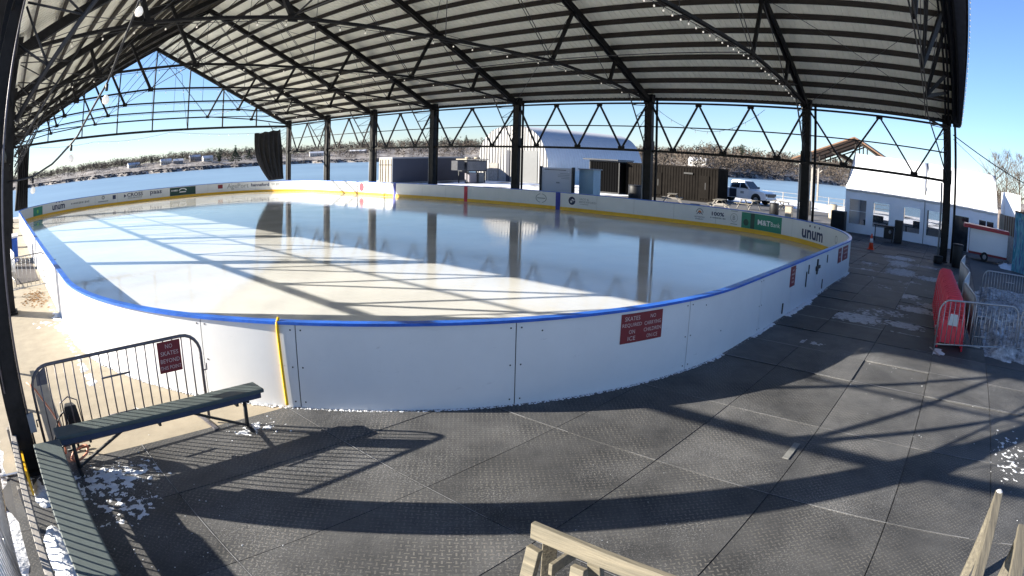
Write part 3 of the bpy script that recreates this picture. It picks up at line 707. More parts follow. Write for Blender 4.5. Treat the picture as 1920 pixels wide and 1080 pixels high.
# curtain in the far right gable corner and a dark panel in the left
def curtain(c, label):
    """c: four 3-D corners tl, tr, br, bl"""
    mb_ = MB(); nx, nz = 40, 20; tl, tr_, br_, bl = [Vector(q) for q in c]
    for j in range(nz + 1):
        v = j / nz
        for i in range(nx + 1):
            u = i / nx; p = tl.lerp(tr_, u).lerp(bl.lerp(br_, u), v); w2 = .11 * (.35 + .65 * (1 - abs(2 * v - 1))) + .04
            p.x -= .55 * math.sin(v * math.pi) * (1 - u) * (1 if c[0][0] > 15 else -.2)
            p.y += w2 * math.sin(u * 34 + v * 2.5) + .05 * math.sin(u * 13 - v * 6); p.z += .05 * math.sin(u * 20) * (1 - v); mb_.v.append(tuple(p))
    mb_.f = [(j * (nx + 1) + i, j * (nx + 1) + i + 1, (j + 1) * (nx + 1) + i + 1, (j + 1) * (nx + 1) + i) for j in range(nz) for i in range(nx)]; mb_.sm = [True] * len(mb_.f)
    o = mb_.build('curtain', 'cloth'); so = o.modifiers.new('thick', 'SOLIDIFY'); so.thickness = .02
    tag(o, label, 'curtain', 'curtains hung in the far gable')
curtain([(27.0, 56.0, 5.7), (29.95, 56.0, 6.05), (30.35, 56.0, 1.18), (28.7, 56.0, 1.1)], 'black curtain gathered beside the far right corner column, its foot swept to one side')
curtain([(1.45, 54.2, 6.2), (2.75, 54.2, 6.1), (2.65, 54.2, 1.0), (1.2, 54.2, 1.0)], 'dark panel hanging in the far left corner behind the near column')  # cloth sheet stands in for a dark hung panel here

# ------------------------------------------------------------------ string lights
def festoon(pts, n, label, sag=0.0, bulb=0.030, drop=0.06, group='festoon lights strung under the roof', r=.011):
    P3 = [Vector(p) for p in pts]; ln = [(b_ - a_).length for a_, b_ in zip(P3, P3[1:])]; T = sum(ln)
    def at(t):
        d = t * T
        for (a_, b_), l in zip(zip(P3, P3[1:]), ln):
            if d <= l + 1e-6: q = a_.lerp(b_, d / l); f = d / l; q.z -= sag * 4 * f * (1 - f); return q
            d -= l
        return P3[-1].copy()
    r_ = root('string_light', tuple(P3[0]), label, 'string light', group)
    m_ = max(24, n * 2); MB().tube([at(k / m_) for k in range(m_ + 1)], r, 5).build('cable', 'cable', r_)
    ca = MB(); 
    bm_ = MB().lathe((0, 0, -bulb), [(bulb * .1, -bulb), (bulb * .75, -bulb * .7), (bulb, 0), (bulb * .75, bulb * .7), (bulb * .35, bulb * 1.2)], 8); first = None
    for k in range(n):
        p = at((k + .5) / n)
        ca.lathe((p.x, p.y, p.z - drop * .6), [(bulb * .4, -bulb * .7), (bulb * .42, bulb * .9)], 6)
        if first is None: first = bm_.build('bulb', 'bulb'); o_ = first
        else: o_ = first.copy(); COL.objects.link(o_)
        o_.parent = r_; o_.matrix_parent_inverse = INV[r_.name]; o_.location = (p.x, p.y, p.z - drop - bulb)
    ca.build('socket', 'black', r_)
    return r_
def chord_pts(i, zoff=-.08):
    w_ = XR - XL(YL[i]); o_ = 1.15 if i == 0 else 0
    return [RT(i, a, z + zoff, o_ + .1) for a, z in ((.4, 6.6), (4.3, 7.1), (9.1, 7.43), (w_ - 9.1, 7.43), (w_ - 4.3, 7.1), (w_ - .4, 6.6))]
names_ = {1: 'nearest full truss', 2: 'second full truss', 3: 'third full truss', 4: 'fourth full truss', 5: 'fifth full truss', 6: 'sixth full truss'}
for i in (1, 2, 3, 4, 5, 6):
    festoon(chord_pts(i), {1: 56, 2: 30, 3: 28}.get(i, 26), 'string of small white bulbs along the bottom chord of the %s' % names_[i])
rk = [rp_ for rp_ in []]
def rake_pt(a): return (XR + .4 - a, (YN - .08) * (.4 + 1.3 * a / 15.4) - .03, 6.5 + (14.3 - 6.5) * a / 15.8 + .1)
festoon([rake_pt(.1), rake_pt(15)], 46, 'string of bulbs fixed along the sloping edge of the near gable roof', group='festoon lights strung under the roof')
festoon([(.05, 6.9, 3.2), (.37, 6.6, 3.2), (.61, 6.1, 3.3), (.8, 5.6, 3.48), (.95, 4.8, 3.86), (.96, 4.2, 4.2), (.95, 3.6, 4.6)], 4, 'heavy cable with large hanging bulbs sweeping up beside the near left column', sag=.0, bulb=.034, drop=.07, group=None)
festoon([(2.5, 56.0, 6.3), (10, 56, 5.9), (18, 56, 6.2), (30, 56, 5.9)], 26, 'thin sagging string of bulbs below the far gable beam', sag=.3)
festoon([(31.0, 10.4, 6.3), (31.2, 17.0, 6.3)], 9, 'short drooping string of bulbs between the right side columns', sag=1.3, bulb=.03)
# overhead cable leaving the right corner column
def sagline(p, q, sag, n=24):
    p, q = Vector(p), Vector(q); return [tuple(p.lerp(q, k / n) - Vector((0, 0, sag * 4 * (k / n) * (1 - k / n)))) for k in range(n + 1)]
tag(MB().tube(sagline((31.3, -.05, 6.1), (34.5, -9.0, 4.2), .55), .028, 6).build('cable', 'cable'), 'black overhead cable sagging away to the right from the corner column', 'cable')
tag(MB().tube(sagline((31.3, -.05, 5.9), (40, -8.0, 3.4), .5), .012, 5).build('cable', 'cable'), 'thin second wire under the overhead cable, ending behind the tent', 'cable')
# ================================================================== NEAR OBJECTS
# crowd barrier
def barrier(loc, rz, label, L_=2.35, H=1.08, nb=18, m='galv', group='steel crowd barriers', zb=.17):
    r = root('crowd_barrier', loc, label, 'barrier', group, rz, world=False)
    t = MB(); rr = .26; pts = [(0, 0, 0.04), (0, 0, H - rr)] + [(rr - rr * math.cos(a), 0, H - rr + rr * math.sin(a)) for a in [math.radians(x) for x in (15, 30, 45, 60, 75, 90)]]
    pts += [(L_ - x, y, z) for x, y, z in reversed(pts)]
    t.tube(pts, .021, 8); t.build('frame', m, r)
    t = MB(); t.tube([(0, 0, zb), (L_, 0, zb)], .016, 8); t.build('bottom_rail', m, r)
    t = MB(); st = L_ / (nb + 1)
    for k in range(1, nb + 1):
        x = k * st; e = min(x, L_ - x); top = H if e > rr else H - rr + math.sqrt(max(0, rr * rr - (rr - e) ** 2)); t.tube([(x, 0, zb), (x, 0, top)], .0105, 6)
    for z_ in (.30, .70): t.tube([(st * 7.9, 0, H * z_ + .05), (st * 11.1, 0, H * z_ + .05)], .012, 6)
    t.build('bars', m, r)
    for x in (.04, L_ - .04):
        t = MB(); t.box((x, 0, .012), (.05, .62, .014)); t.box((x, -.25, .006), (.06, .08, .012)); t.box((x, .25, .006), (.06, .08, .012)); t.build('foot', m, r)
    t = MB(); t.tube([(L_ + .01, 0, .68), (L_ + .06, 0, .68), (L_ + .06, 0, .76)], .011, 6); t.tube([(0, 0, .55), (-.05, 0, .55), (-.05, 0, .47)], .011, 6); t.build('hook', m, r)
    return r
b1 = barrier((0.13, 7.06, 0), math.atan2(.10, 2.45), 'steel crowd barrier carrying a maroon sign, behind the long green bench', L_=2.45, H=1.16, m='galvdark')
# plate at its left end and the sign hung on it
def b1p(u, z, d=-.03):
    a = math.atan2(.10, 2.45); return (0.13 + u * math.cos(a) - d * math.sin(a), 7.06 + u * math.sin(a) + d * math.cos(a), z)
t = MB(); t.add([(.21, 7.065, .94), (.37, 7.07, .94), (.37, 7.07, 1.15), (.21, 7.065, 1.06)] + [(.21, 7.069, .94), (.37, 7.074, .94), (.37, 7.074, 1.15), (.21, 7.069, 1.06)], [(0, 1, 2, 3), (7, 6, 5, 4), (0, 4, 5, 1), (1, 5, 6, 2), (2, 6, 7, 3), (3, 7, 4, 0)]); gp_ = t.build('gusset_plate', 'galvdark', b1); gp_.matrix_parent_inverse = wm(b1).inverted()
def wall_sign(fn, u0, u1, z0, z1, lines, label):
    p = fn((u0 + u1) / 2, z0); r = root('sign', p, label, 'sign'); t = MB(); vs = []
    for d in (-.032, -.026): vs += [fn(u0, z0, d), fn(u1, z0, d), fn(u1, z1, d), fn(u0, z1, d)]
    t.add(vs, [(0, 1, 2, 3), (7, 6, 5, 4), (0, 4, 5, 1), (1, 5, 6, 2), (2, 6, 7, 3), (3, 7, 4, 0)]); t.build('plate', 'maroon', r)
    t = MB(); cu, cz = (u0 + u1) / 2, (z0 + z1) / 2
    for txt, yy, tw, th in lines:
        vs, fs = text_geo(txt, tw, th); t.add([fn(cu + x, cz + yy + y, -.035) for x, y in vs], fs)
    t.build('lettering', 'letter', r)
wall_sign(b1p, 1.84, 2.16, .76, 1.14, [('NO', .13, .10, .05), ('SKATES', .045, .25, .05), ('BEYOND', -.045, .27, .05), ('THIS POINT', -.13, .30, .045)], 'maroon sign reading NO SKATES BEYOND THIS POINT hung on the steel barrier')
barrier((0.10, 18.9, 0), math.radians(8), 'steel crowd barrier standing across the tan walkway beyond the left column', L_=1.5, nb=8)
barrier((0.35, 20.2, 0), math.radians(95), 'steel crowd barrier turned along the left edge of the walkway', L_=2.3, nb=14)
barrier((-.72, 4.6, 0), math.radians(90), 'crowd barrier just outside the left frame edge throwing bar shadows on the near bench', L_=2.4)
barrier((-.74, 2.1, 0), math.radians(90), 'crowd barrier beside the near end of the green bench outside the frame', L_=2.4)
b2 = barrier((13.06, .05, 0), math.atan2(-.90, .436), 'nearest right hand crowd barrier in front of the red skating aids', L_=2.5, nb=17)
barrier((14.20, -2.30, 0), math.atan2(-.90, .60), 'crowd barrier continuing behind the snow bank at the frame edge', L_=2.4, nb=17)
barrier((20.4, -1.45, 0), math.atan2(-.93, .30), 'crowd barrier standing across dark asphalt before the trailer', L_=2.4, nb=17)
# sheeted barrier line seen almost edge-on
def sheet_fence(p, q, label, n):
    p, q = Vector(p), Vector(q); L_ = (q - p).length; a = math.atan2(q.y - p.y, q.x - p.x)
    r = barrier((p.x, p.y, 0), a, label, L_=L_, nb=int(L_ / .14), group='sheeted barriers beside the skating aids')
    t = MB(); nx = 12; v = []
    for i in range(nx + 1):
        u = .03 + (L_ - .06) * i / nx; w_ = .02 * math.sin(i * 1.7 + n)
        v += [(u, w_ + .03, .22), (u, w_ * .6 + .03, 1.06)]
    t.add(v, [(2 * i, 2 * i + 2, 2 * i + 3, 2 * i + 1) for i in range(nx)], True); o = t.build('banner_sheet', 'lightgrey', r); s_ = o.modifiers.new('t', 'SOLIDIFY'); s_.thickness = .006
    return r
for k, (p, q, l) in enumerate([((14.15, -.92, 0), (16.6, -.62, 0), 'sheeted steel barrier nearest the camera beside the red aids'), ((16.7, -.60, 0), (19.2, -.86, 0), 'second sheeted steel barrier beside the red aids'), ((19.3, -.84, 0), (21.8, -.55, 0), 'third sheeted steel barrier, kinked towards the column'), ((21.9, -.56, 0), (24.4, -.80, 0), 'farthest sheeted steel barrier near the corner column')]):
    sheet_fence(p, q, l, k)

# benches
def bench(x0, x1, y0, y1, along, label, brace=True):
    cx, cy = (x0 + x1) / 2, (y0 + y1) / 2
    r = root('bench', (cx, cy, 0), label, 'bench', 'low folding benches'); zt = .52
    t = MB(); t.bx(x0, x1, y0, y1, zt - .05, zt); t.build('seat', 'bench', r, bevel=.014)
    t = MB(); t.bx(x0 + .04, x1 - .04, y0 + .02, y1 - .02, zt - .115, zt - .052); t.build('apron', 'benchside', r, bevel=.006)
    ends = ((x0 + .22, x1 - .22) if along == 'x' else (y0 + .22, y1 - .22)); mid = (cx if along == 'x' else cy)
    def P_(u, v, z): return (u, cy + v, z) if along == 'x' else (cx + v, u, z)
    for e in ends:
        t = MB(); t.tube([P_(e, 0, .0), P_(e, 0, zt - .11)], .028, 8); t.tube([P_(e, -.15, .03), P_(e, .15, .03)], .028, 8); t.tube([P_(e, -.12, zt - .13), P_(e, .12, zt - .13)], .018, 8); t.build('leg', 'black', r)
        d = 1 if e > mid else -1
        t = MB(); t.beam(P_(e, 0, .05), P_(mid + d * .42, 0, zt - .12), .028, .028); t.build('brace', 'black', r)
    for f in (-.5, 0, .55):
        L_ = (ends[1] - ends[0]); u = mid + f * L_ * .8; t = MB(); t.box(P_(u, 0, zt - .135), (.03, .22, .05) if along == 'x' else (.22, .03, .05)); t.build('clip', 'black', r)
    return r
bench(.29, 3.12, 6.50, 6.81, 'x', 'long low dark green bench standing across, in front of the steel barrier')
bench(-.06, .33, 3.5, 6.47, 'y', 'low green bench running towards the camera along the left edge')
# left hand rail
r = root('handrail', (-.33, 6, 0), 'weathered pale rail on short posts beside the snow at the left edge', 'handrail')
t = MB(); t.bx(-.385, -.29, 7.45, 11.6, .30, .42); t.build('rail', 'greywood', r, bevel=.01)
t = MB(); t.bx(-.375, -.285, 2.6, 7.40, .38, .50); t.build('rail', 'greywood', r, bevel=.01)
for y in (3.5, 5.6, 7.2, 9.4, 11.3): t = MB(); t.bx(-.43, -.39, y, y + .09, 0, .46); t.build('post', 'greywood', r, bevel=.006)
t = MB(); t.bx(-.285, -.255, 6.3, 7.5, .02, .30); t.build('kerb_board', 'yellow', r)
# work lamp with cables
r = root('work_lamp', (.62, 7.25, 0), 'small black work lamp standing behind the left end of the bench', 'lamp')
t = MB(); t.add([(.50, 7.16, .34), (.76, 7.16, .34), (.71, 7.36, .34), (.55, 7.36, .34), (.54, 7.16, .60), (.72, 7.16, .60), (.69, 7.34, .58), (.57, 7.34, .58)], [(3, 2, 1, 0), (4, 5, 6, 7), (0, 1, 5, 4), (1, 2, 6, 5), (2, 3, 7, 6), (3, 0, 4, 7)]); t.build('housing', 'black', r, bevel=.01)
t = MB(); t.tube([(.48, 7.26, .33), (.5, 7.26, .62), (.63, 7.26, .68), (.76, 7.26, .62), (.78, 7.26, .33)], .009, 6); t.build('bracket', 'galvdark', r)
t = MB(); t.tube([(.63, 7.26, 0), (.63, 7.26, .35)], .02, 8); t.tube([(.45, 7.26, .02), (.81, 7.26, .02)], .015, 6); t.build('stand', 'black', r)
def coil(c, r0, n, z, seed, turns=2.5):
    rr = random.Random(seed); return [(c[0] + r0 * math.cos(6.283 * turns * k / n) * rr.uniform(.85, 1.15), c[1] + .6 * r0 * math.sin(6.283 * turns * k / n), c[2] + z * (.5 + .5 * math.sin(6.283 * turns * k / n + 1))) for k in range(n + 1)]
tag(MB().tube(coil((.42, 7.12, .12), .14, 60, .42, 1), .010, 6).build('power_cord', 'cable'), 'tangled black power cord below the work lamp', 'cord')
tag(MB().tube(coil((.60, 6.95, .03), .13, 40, .12, 5, 1.8) , .016, 6).build('hose', 'peach'), 'peach coloured hose coiled on the ground under the bench', 'hose')
tag(MB().tube([(.06, 7.55, .86), (.18, 7.45, .78), (.36, 7.3, .52), (.42, 7.25, .40), (.44, 7.2, .2), (.40, 7.15, .03)], .014, 6).build('hose', 'peach'), 'thin hose hanging from the near column down to the ground', 'hose')
# conduits on the near left column
x_, y_ = XL(7.1), 7.1
r = root('conduit_box', (x_ + .2, y_ - .24, 0), 'grey conduit and junction box on the near left column', 'conduit')
t = MB(); t.tube([(x_ + .17, y_ - .26, .0), (x_ + .17, y_ - .26, 6.4)], .018, 6); t.tube([(x_ - .1, y_ - .25, 1.0), (x_ - .1, y_ - .25, 3.1), (x_ + .08, y_ - .26, 3.25), (x_ + .16, y_ - .26, 3.6)], .013, 6); t.build('pipe', 'galvdark', r)
t = MB(); t.box((x_ + .2, y_ - .26, .62), (.1, .07, .22)); t.build('junction_box', 'lightgrey', r, bevel=.005)

# lumber near the bottom edge
def plank(x0, y0, x1, y1, z, w_, h_, label, m='wood', name='lumber_rail', legs=(), grp=None):
    r = root(name, (x0, y0, 0), label, 'rail', grp); t = MB(); t.beam((x0, y0, z), (x1, y1, z), w_, h_); t.build('top_board', m, r, bevel=.006)
    for (f, zz) in legs:
        t = MB(); x = x0 + (x1 - x0) * f; y = y0 + (y1 - y0) * f; t.bx(x - .045, x + .045, y - .045, y + .045, 0, z - h_ / 2); t.build('post', m, r, bevel=.005)
    return r
plank(4.86, -1.03, 1.6, -.66, .9, .09, .14, 'pale lumber rail end jutting in at the lower right, capped with ice', legs=((.03, 0), (.6, 0)), grp='lumber rails by the camera')
plank(4.40, -1.36, 1.6, -1.05, .9, .14, .05, 'second pale lumber rail at the very right corner', legs=((.03, 0), (.6, 0)), grp='lumber rails by the camera')
t = MB().lathe((4.84, -1.03, .97), [(.02, -.03), (.045, -.02), (.04, .0), (.015, .015)], 10); tag(t.build('ice_lump', 'frostsnow'), 'lump of ice frozen on the end of the lumber rail', 'ice')
r = root('sawhorse', (2.72, 1.6, 0), 'pale lumber trestle poking up at the bottom of the frame', 'trestle')
t = MB(); t.beam((2.73, 2.14, .88), (2.78, .9, .86), .045, .12); t.build('top_board', 'woody', r, bevel=.005)
t = MB(); t.beam((2.66, 2.06, .80), (2.60, 2.16, 0), .10, .05); t.beam((2.82, 2.06, .80), (2.95, 2.16, 0), .10, .05); t.build('leg', 'woody', r, bevel=.005)
t = MB(); t.beam((2.67, 1.72, .80), (2.58, 1.7, 0), .10, .05); t.beam((2.84, 1.72, .80), (2.97, 1.7, 0), .10, .05); t.build('leg', 'woody', r, bevel=.005)
t = MB(); t.beam((2.62, 1.90, .72), (2.92, 1.90, .72), .03, .09); t.build('cross_piece', 'woody', r, bevel=.004)

M['redlight'] = mat('highlit_red_plastic', (0.85, 0.07, 0.10), 0.4)  # paler red puts edge highlights into the colour of frame and grille
# skating aids: red nested stack
sa = root('skating_aid', (13.62, -.34, 0), 'front red plastic skating aid of the stack, with a white sticker', 'skating aid', 'nested red skating aids', world=False)
def skate_aid(r, sticker):
    W0, W1, H = .33, .22, 1.02
    def fp(u, z): # leaning front face
        w_ = W0 + (W1 - W0) * (z / H) ** 1.5; return (.02 + .16 * (z / H), u * w_, z)
    t = MB()
    # lower solid shield with vertical ribs
    n = 10
    v = []
    for j in range(5):
        z = .10 + .48 * j / 4
        for i in range(n + 1):
            u = -1 + 2 * i / n; q = fp(u * .92, z); v.append((q[0] - (.018 if i % 2 else 0), q[1], z))
    t.add(v, [(j * (n + 1) + i, j * (n + 1) + i + 1, (j + 1) * (n + 1) + i + 1, (j + 1) * (n + 1) + i) for j in range(4) for i in range(n)])
    o = t.build('front_shield', 'redplastic', r); sm = o.modifiers.new('t', 'SOLIDIFY'); sm.thickness = .012
    t = MB()
    for k in range(4):
        z = .63 + .095 * k; t.beam(fp(-.95, z), fp(.95, z), .02, .024, up=(0, 0, 1))
    for u in (-.45, 0, .45): t.beam(fp(u, .56), fp(u, .98), .02, .025, up=(1, 0, 0))
    t.build('grille', 'redlight', r)
    t = MB(); t.tube([fp(-1, .06), fp(-1, .4), fp(-1, .8), fp(-.92, .98), fp(-.6, 1.03), fp(.6, 1.03), fp(.92, .98), fp(1, .8), fp(1, .4), fp(1, .06)], .026, 8); t.build('frame', 'redlight', r)
    for s_ in (-1, 1):
        t = MB(); p = fp(s_, .92); t.tube([p, (p[0] + .22, p[1] * 1.02, .86), (p[0] + .36, s_ * .31, .55), (p[0] + .42, s_ * .34, .06)], .022, 8); t.build('side_rail', 'redplastic', r)
        t = MB(); [t.beam((fp(s_, z)[0] - .01, fp(s_, z)[1] * 1.06, z), (fp(s_, z)[0] + .10, fp(s_, z)[1] * 1.06, z), .02, .018) for z in (.2, .35, .5, .65, .8)]; t.build('side_rib', 'sticker', r)
        t = MB(); t.beam((-.10, s_ * .33, .03), (.62, s_ * .34, .03), .045, .05); t.build('runner', 'redplastic', r, bevel=.01)
    if sticker:
        t = MB(); a = [fp(-.42, .48), fp(.42, .48), fp(.36, .72), fp(-.36, .72)]; a = [(x - .035, y, z) for x, y, z in a]
        t.add(a + [(x + .004, y, z) for x, y, z in a], [(3, 2, 1, 0), (4, 5, 6, 7), (0, 1, 5, 4), (1, 2, 6, 5), (2, 3, 7, 6), (3, 0, 4, 7)]); t.build('sticker', 'sticker', r)
skate_aid(sa, True)
note_kids()
proto_kids = KIDS[sa.name]
ORD = ['first', 'second', 'third', 'fourth', 'fifth', 'sixth', 'seventh', 'eighth', 'ninth', 'tenth', 'eleventh', 'twelfth', 'thirteenth', 'fourteenth', 'fifteenth', 'sixteenth', 'seventeenth', 'eighteenth', 'last']
aid2 = None
for k in range(1, 19):
    c = sa.copy(); COL.objects.link(c); c.location = (13.62 + .285 * k, -.34 + .02 * k + .008 * math.sin(k * 2), 0); c.rotation_euler = (0, 0, .012 * math.sin(k))
    c['label'] = 'red skating aid, %s in the stack counting from the stickered front one' % ORD[k]
    for ch in proto_kids:
        if ch.name.startswith('sticker'): continue
        d = ch.copy(); COL.objects.link(d); d.parent = c
# ------------------------------------------------------------------ snow and ice chunks
def blob(mb_, x, y, z, r, h, n=9, seed=None):
    vs = []; 
    for j, (f, zz) in enumerate(((1, 0), (.8, .6), (.4, .95))):
        for k in range(n):
            a = 6.283 * k / n + j * .3; q = r * f * random.uniform(.72, 1.2); vs.append((x + q * math.cos(a), y + q * math.sin(a), z - .004 + h * zz * random.uniform(.7, 1.2)))
    vs.append((x, y, z + h))
    fs = [(j * n + k, j * n + (k + 1) % n, (j + 1) * n + (k + 1) % n, (j + 1) * n + k) for j in range(2) for k in range(n)] + [(2 * n + k, 2 * n + (k + 1) % n, 3 * n) for k in range(n)]
    mb_.add(vs, fs, True)
def bank(x0, x1, y0, y1, hmax, n, fn=None, seed=0, step=.08):
    """rough snow bank as a height field"""
    from mathutils import noise
    mb_ = MB(); nx = int((x1 - x0) / step); ny = int((y1 - y0) / step)
    for j in range(ny + 1):
        for i in range(nx + 1):
            x = x0 + (x1 - x0) * i / nx; y = y0 + (y1 - y0) * j / ny; e = min(i, nx - i) / 6; e2 = min(j, ny - j) / 6; ed = max(0, min(1, min(e, e2)))
            h = noise.fractal((x * 1.1 + seed, y * 1.1, seed), 1, 2, 5) * .5 + .45 + .25 * noise.noise((x * 7, y * 7, 1)) + .12 * noise.noise((x * 19, y * 19, 4))
            if fn: h *= fn(x, y)
            mb_.v.append((x, y, -.06 + (hmax + .06) * max(0, h) * ed))
    mb_.f = [(j * (nx + 1) + i, j * (nx + 1) + i + 1, (j + 1) * (nx + 1) + i + 1, (j + 1) * (nx + 1) + i) for j in range(ny) for i in range(nx)]; mb_.sm = [True] * len(mb_.f)
    return mb_
tag(bank(13.3, 30, -7.5, -1.0, .38, 0, lambda x, y: (1 if y < -1.6 else .5) * (1 if x < 22 else max(0, (26 - x) / 4)), 3, .13).build('snow_bank', 'dirtysnow'), 'rough dirty snow bank behind the right hand barriers', 'snow', kind='stuff')
tag(bank(-9, -.42, 1.5, 40, .30, 0, None, 9, .16).build('snow_bank', 'snow'), 'rough snow lying left of the handrail', 'snow', kind='stuff')
tag(bank(-.46, .16, 2.6, 7.0, .14, 0, None, 5, .05).build('snow_bank', 'snow'), 'crumbly snow between the handrail and the green bench', 'snow', kind='stuff')
tag(bank(33.5, 36.5, -5.6, -3.4, .5, 0, None, 15, .1).build('snow_bank', 'snow'), 'small heap of snow beside the trailer', 'snow', kind='stuff')
def patch(mb_, cx, cy, rx, ry, z, h, thr=.0, f=9, seed=0, step=.035, sq=1.0):
    """thin snow left on the ground: a height field that only breaks the surface where noise is high"""
    from mathutils import noise
    nx = max(6, int(2 * rx / step)); ny = max(6, int(2 * ry / step)); o_ = len(mb_.v)
    for j in range(ny + 1):
        for i in range(nx + 1):
            u, v = -1 + 2 * i / nx, -1 + 2 * j / ny; x, y = cx + u * rx, cy + v * ry; d = u * u + v * v
            n_ = noise.fractal((x * f * .35 * sq + seed, y * f * .35, seed), 1, 2.1, 4) + .35 * noise.noise((x * f * 2.3 * sq, y * f * 2.3, seed))
            q = n_ - thr + .45 * (1 - 1.9 * d); mb_.v.append((x, y, z + max(-.012, min(1.0, q) * h)))
    for j in range(ny):
        for i in range(nx):
            a = o_ + j * (nx + 1) + i; q = (a, a + 1, a + nx + 2, a + nx + 1)
            if max(mb_.v[k][2] for k in q) > z - .004: mb_.f.append(q); mb_.sm.append(True)
sc = MB()
patch(sc, .85, 6.30, .80, .46, 0, .030, .30, 26, 1, .012)
patch(sc, .85, 5.6, .6, .5, 0, .018, .55, 30, 2, .012)
patch(sc, 2.98, 6.6, .40, .22, 0, .02, .32, 24, 3, .012)
patch(sc, 1.7, 8.1, .35, .2, -.008, .03, .3, 12, 4, .02)
patch(sc, .95, 14.5, .5, .9, -.008, .03, .6, 12, 5)
patch(sc, 1.38, 10.5, .12, 2.2, -.008, .03, .3, 14, 6, .03)
patch(sc, 1.35, 14.5, .18, 2.5, -.008, .04, .15, 12, 7, .03)
patch(sc, 13.1, .0, .45, .3, 0, .03, .25, 10, 9)
for _ in range(60):
    a = random.gauss(.95, .45); b_ = random.gauss(5.9, .6)
    if a > .36: blob(sc, a, b_, 0, random.uniform(.005, .014), random.uniform(.004, .010), 5)
for _ in range(24): blob(sc, random.gauss(2.95, .3), random.gauss(6.6, .2), 0, random.uniform(.006, .02), random.uniform(.004, .014), 6)
for _ in range(40): x = random.uniform(8, 13.5); y = random.uniform(-1.3, 1.9); blob(sc, x, y, 0, random.uniform(.005, .014), random.uniform(.003, .008), 5)
patch(sc, 8.2, -1.7, 1.3, .5, 0, .022, .62, 30, 12, .02)
for _ in range(30): blob(sc, random.gauss(8.0, 1.1), random.gauss(-1.75, .3), 0, random.uniform(.004, .013), random.uniform(.004, .009), 5)
for _ in range(14): blob(sc, random.gauss(4.4, .6), random.gauss(2.9, .35), 0, random.uniform(.004, .009), .006, 5)
for _ in range(30): blob(sc, random.gauss(1.0, .5), random.gauss(4.7, .5), 0, random.uniform(.005, .012), .008, 5)
tag(sc.build('snow_chunks', 'snow'), 'loose snow and ice crumbs scattered on mats and walkway', 'snow', kind='stuff')
pt_ = MB()
for k, (x, y, rx, ry) in enumerate([(16.2, 1.6, .8, .5), (19.4, 1.5, 1, .5), (22.0, 1.7, 1, .5), (24.0, .6, 1, .5), (29.3, 2.6, 1.2, .6), (14.9, 2.3, .8, .5), (15.6, 2.15, .9, .4), (15.1, .95, .6, .4), (17.3, .8, .7, .45), (18.8, 2.5, 1.0, .4), (20.2, 2.2, 1.1, .4), (20.8, 1.0, 1.5, .7), (22.6, 2.6, 1.4, .45), (24.5, 2.0, 1.7, .5), (23.1, 3.4, 1.1, .4), (27, 2.4, 1.8, .5), (27.4, .9, 1.5, .5), (13.9, .8, .5, .4), (25.6, 3.6, 1.4, .4), (18.3, .35, .6, .4), (11.9, 2.6, .4, .2)]):
    patch(pt_, x, y, rx * .7, ry * 1.5, 0.010, .008, .50, 18, 20 + k, .028, 1.6)
tag(pt_.build('snow_patches', 'frostsnow'), 'thin trodden snow patches on the mats by the rink gate', 'snow', kind='stuff')
tp = MB(); tp.bx(6.62, 7.12, 1.52, 1.60, .006, .012); M['tape'] = mat('worn_grey_tape', (.20, .20, .19), .7, 0, .2, 30); tag(tp.build('tape_strip', 'tape'), 'short worn pale tape strip stuck on the mats', 'tape')
# ================================================================== BEYOND THE RINK
# traffic cone
r = root('traffic_cone', (31.05, 4.35, 0), 'orange traffic cone with a white collar standing before the tent', 'cone')
MB().box((31.05, 4.35, .02), (.36, .36, .04)).build('base', 'coneor', r)
MB().lathe((31.05, 4.35, .04), [(.14, 0), (.095, .30), (.062, .52), (.03, .72)], 16).build('body', 'coneor', r)
MB().lathe((31.05, 4.35, .04), [(.1, .305), (.067, .50)], 16).build('collar', 'white', r)
# trash drums by the corner column
def drum(x, y, h, rad, label, m='black', name='trash_bin', cat='bin', grp=None):
    r = root(name, (x, y, 0), label, cat, grp); MB().lathe((x, y, 0), [(rad * .85, 0), (rad, .06), (rad, h - .1), (rad * .97, h - .06)], 18).build('drum', m, r)
    MB().lathe((x, y, 0), [(rad * 1.04, h - .06), (rad * 1.04, h), (rad * .4, h + .02)], 18).build('rim', m, r); return r
drum(29.75, -.52, 1.05, .30, 'tall black bin standing against the corner column')
drum(29.9, .55, .35, .26, 'low black weight block at the foot of the corner column', name='weight_block', cat='weight')
# tent
r = root('marquee_tent', (39.5, 2, 0), 'white marquee tent with clear windows and scalloped valance beyond the corner column', 'tent')
TX, TY0, TY1, TW, TD = 39.5, -3.6, 7.5, 2.85, 6.4
for k, (ya, yb) in enumerate(((TY1, 1.95), (1.95, TY0))):
    t = MB(); n = 14; v = []
    for i in range(n + 1):
        y = ya + (yb - ya) * i / n; b_ = .02 * math.sin(i * 2.1)
        v += [(TX, y, TW), (TX + 1.1, y, TW + .62 + b_), (TX + 2.2, y, TW + 1.3 + b_), (TX + TD / 2, y, 5.0), (TX + 4.2, y, TW + 1.3), (TX + TD, y, TW)]
    t.add(v, [(i * 6 + j, i * 6 + j + 1, (i + 1) * 6 + j + 1, (i + 1) * 6 + j) for i in range(n) for j in range(5)], True); o = t.build('roof', 'vinyl', r); o.modifiers.new('t', 'SOLIDIFY').thickness = .01
t = MB()
for y in (TY1, TY0):
    t.add([(TX + .01, y, 0), (TX + TD - .01, y, 0), (TX + TD - .01, y, TW), (TX + TD / 2, y, 4.98), (TX + .01, y, TW)], [(0, 1, 2, 3, 4)])
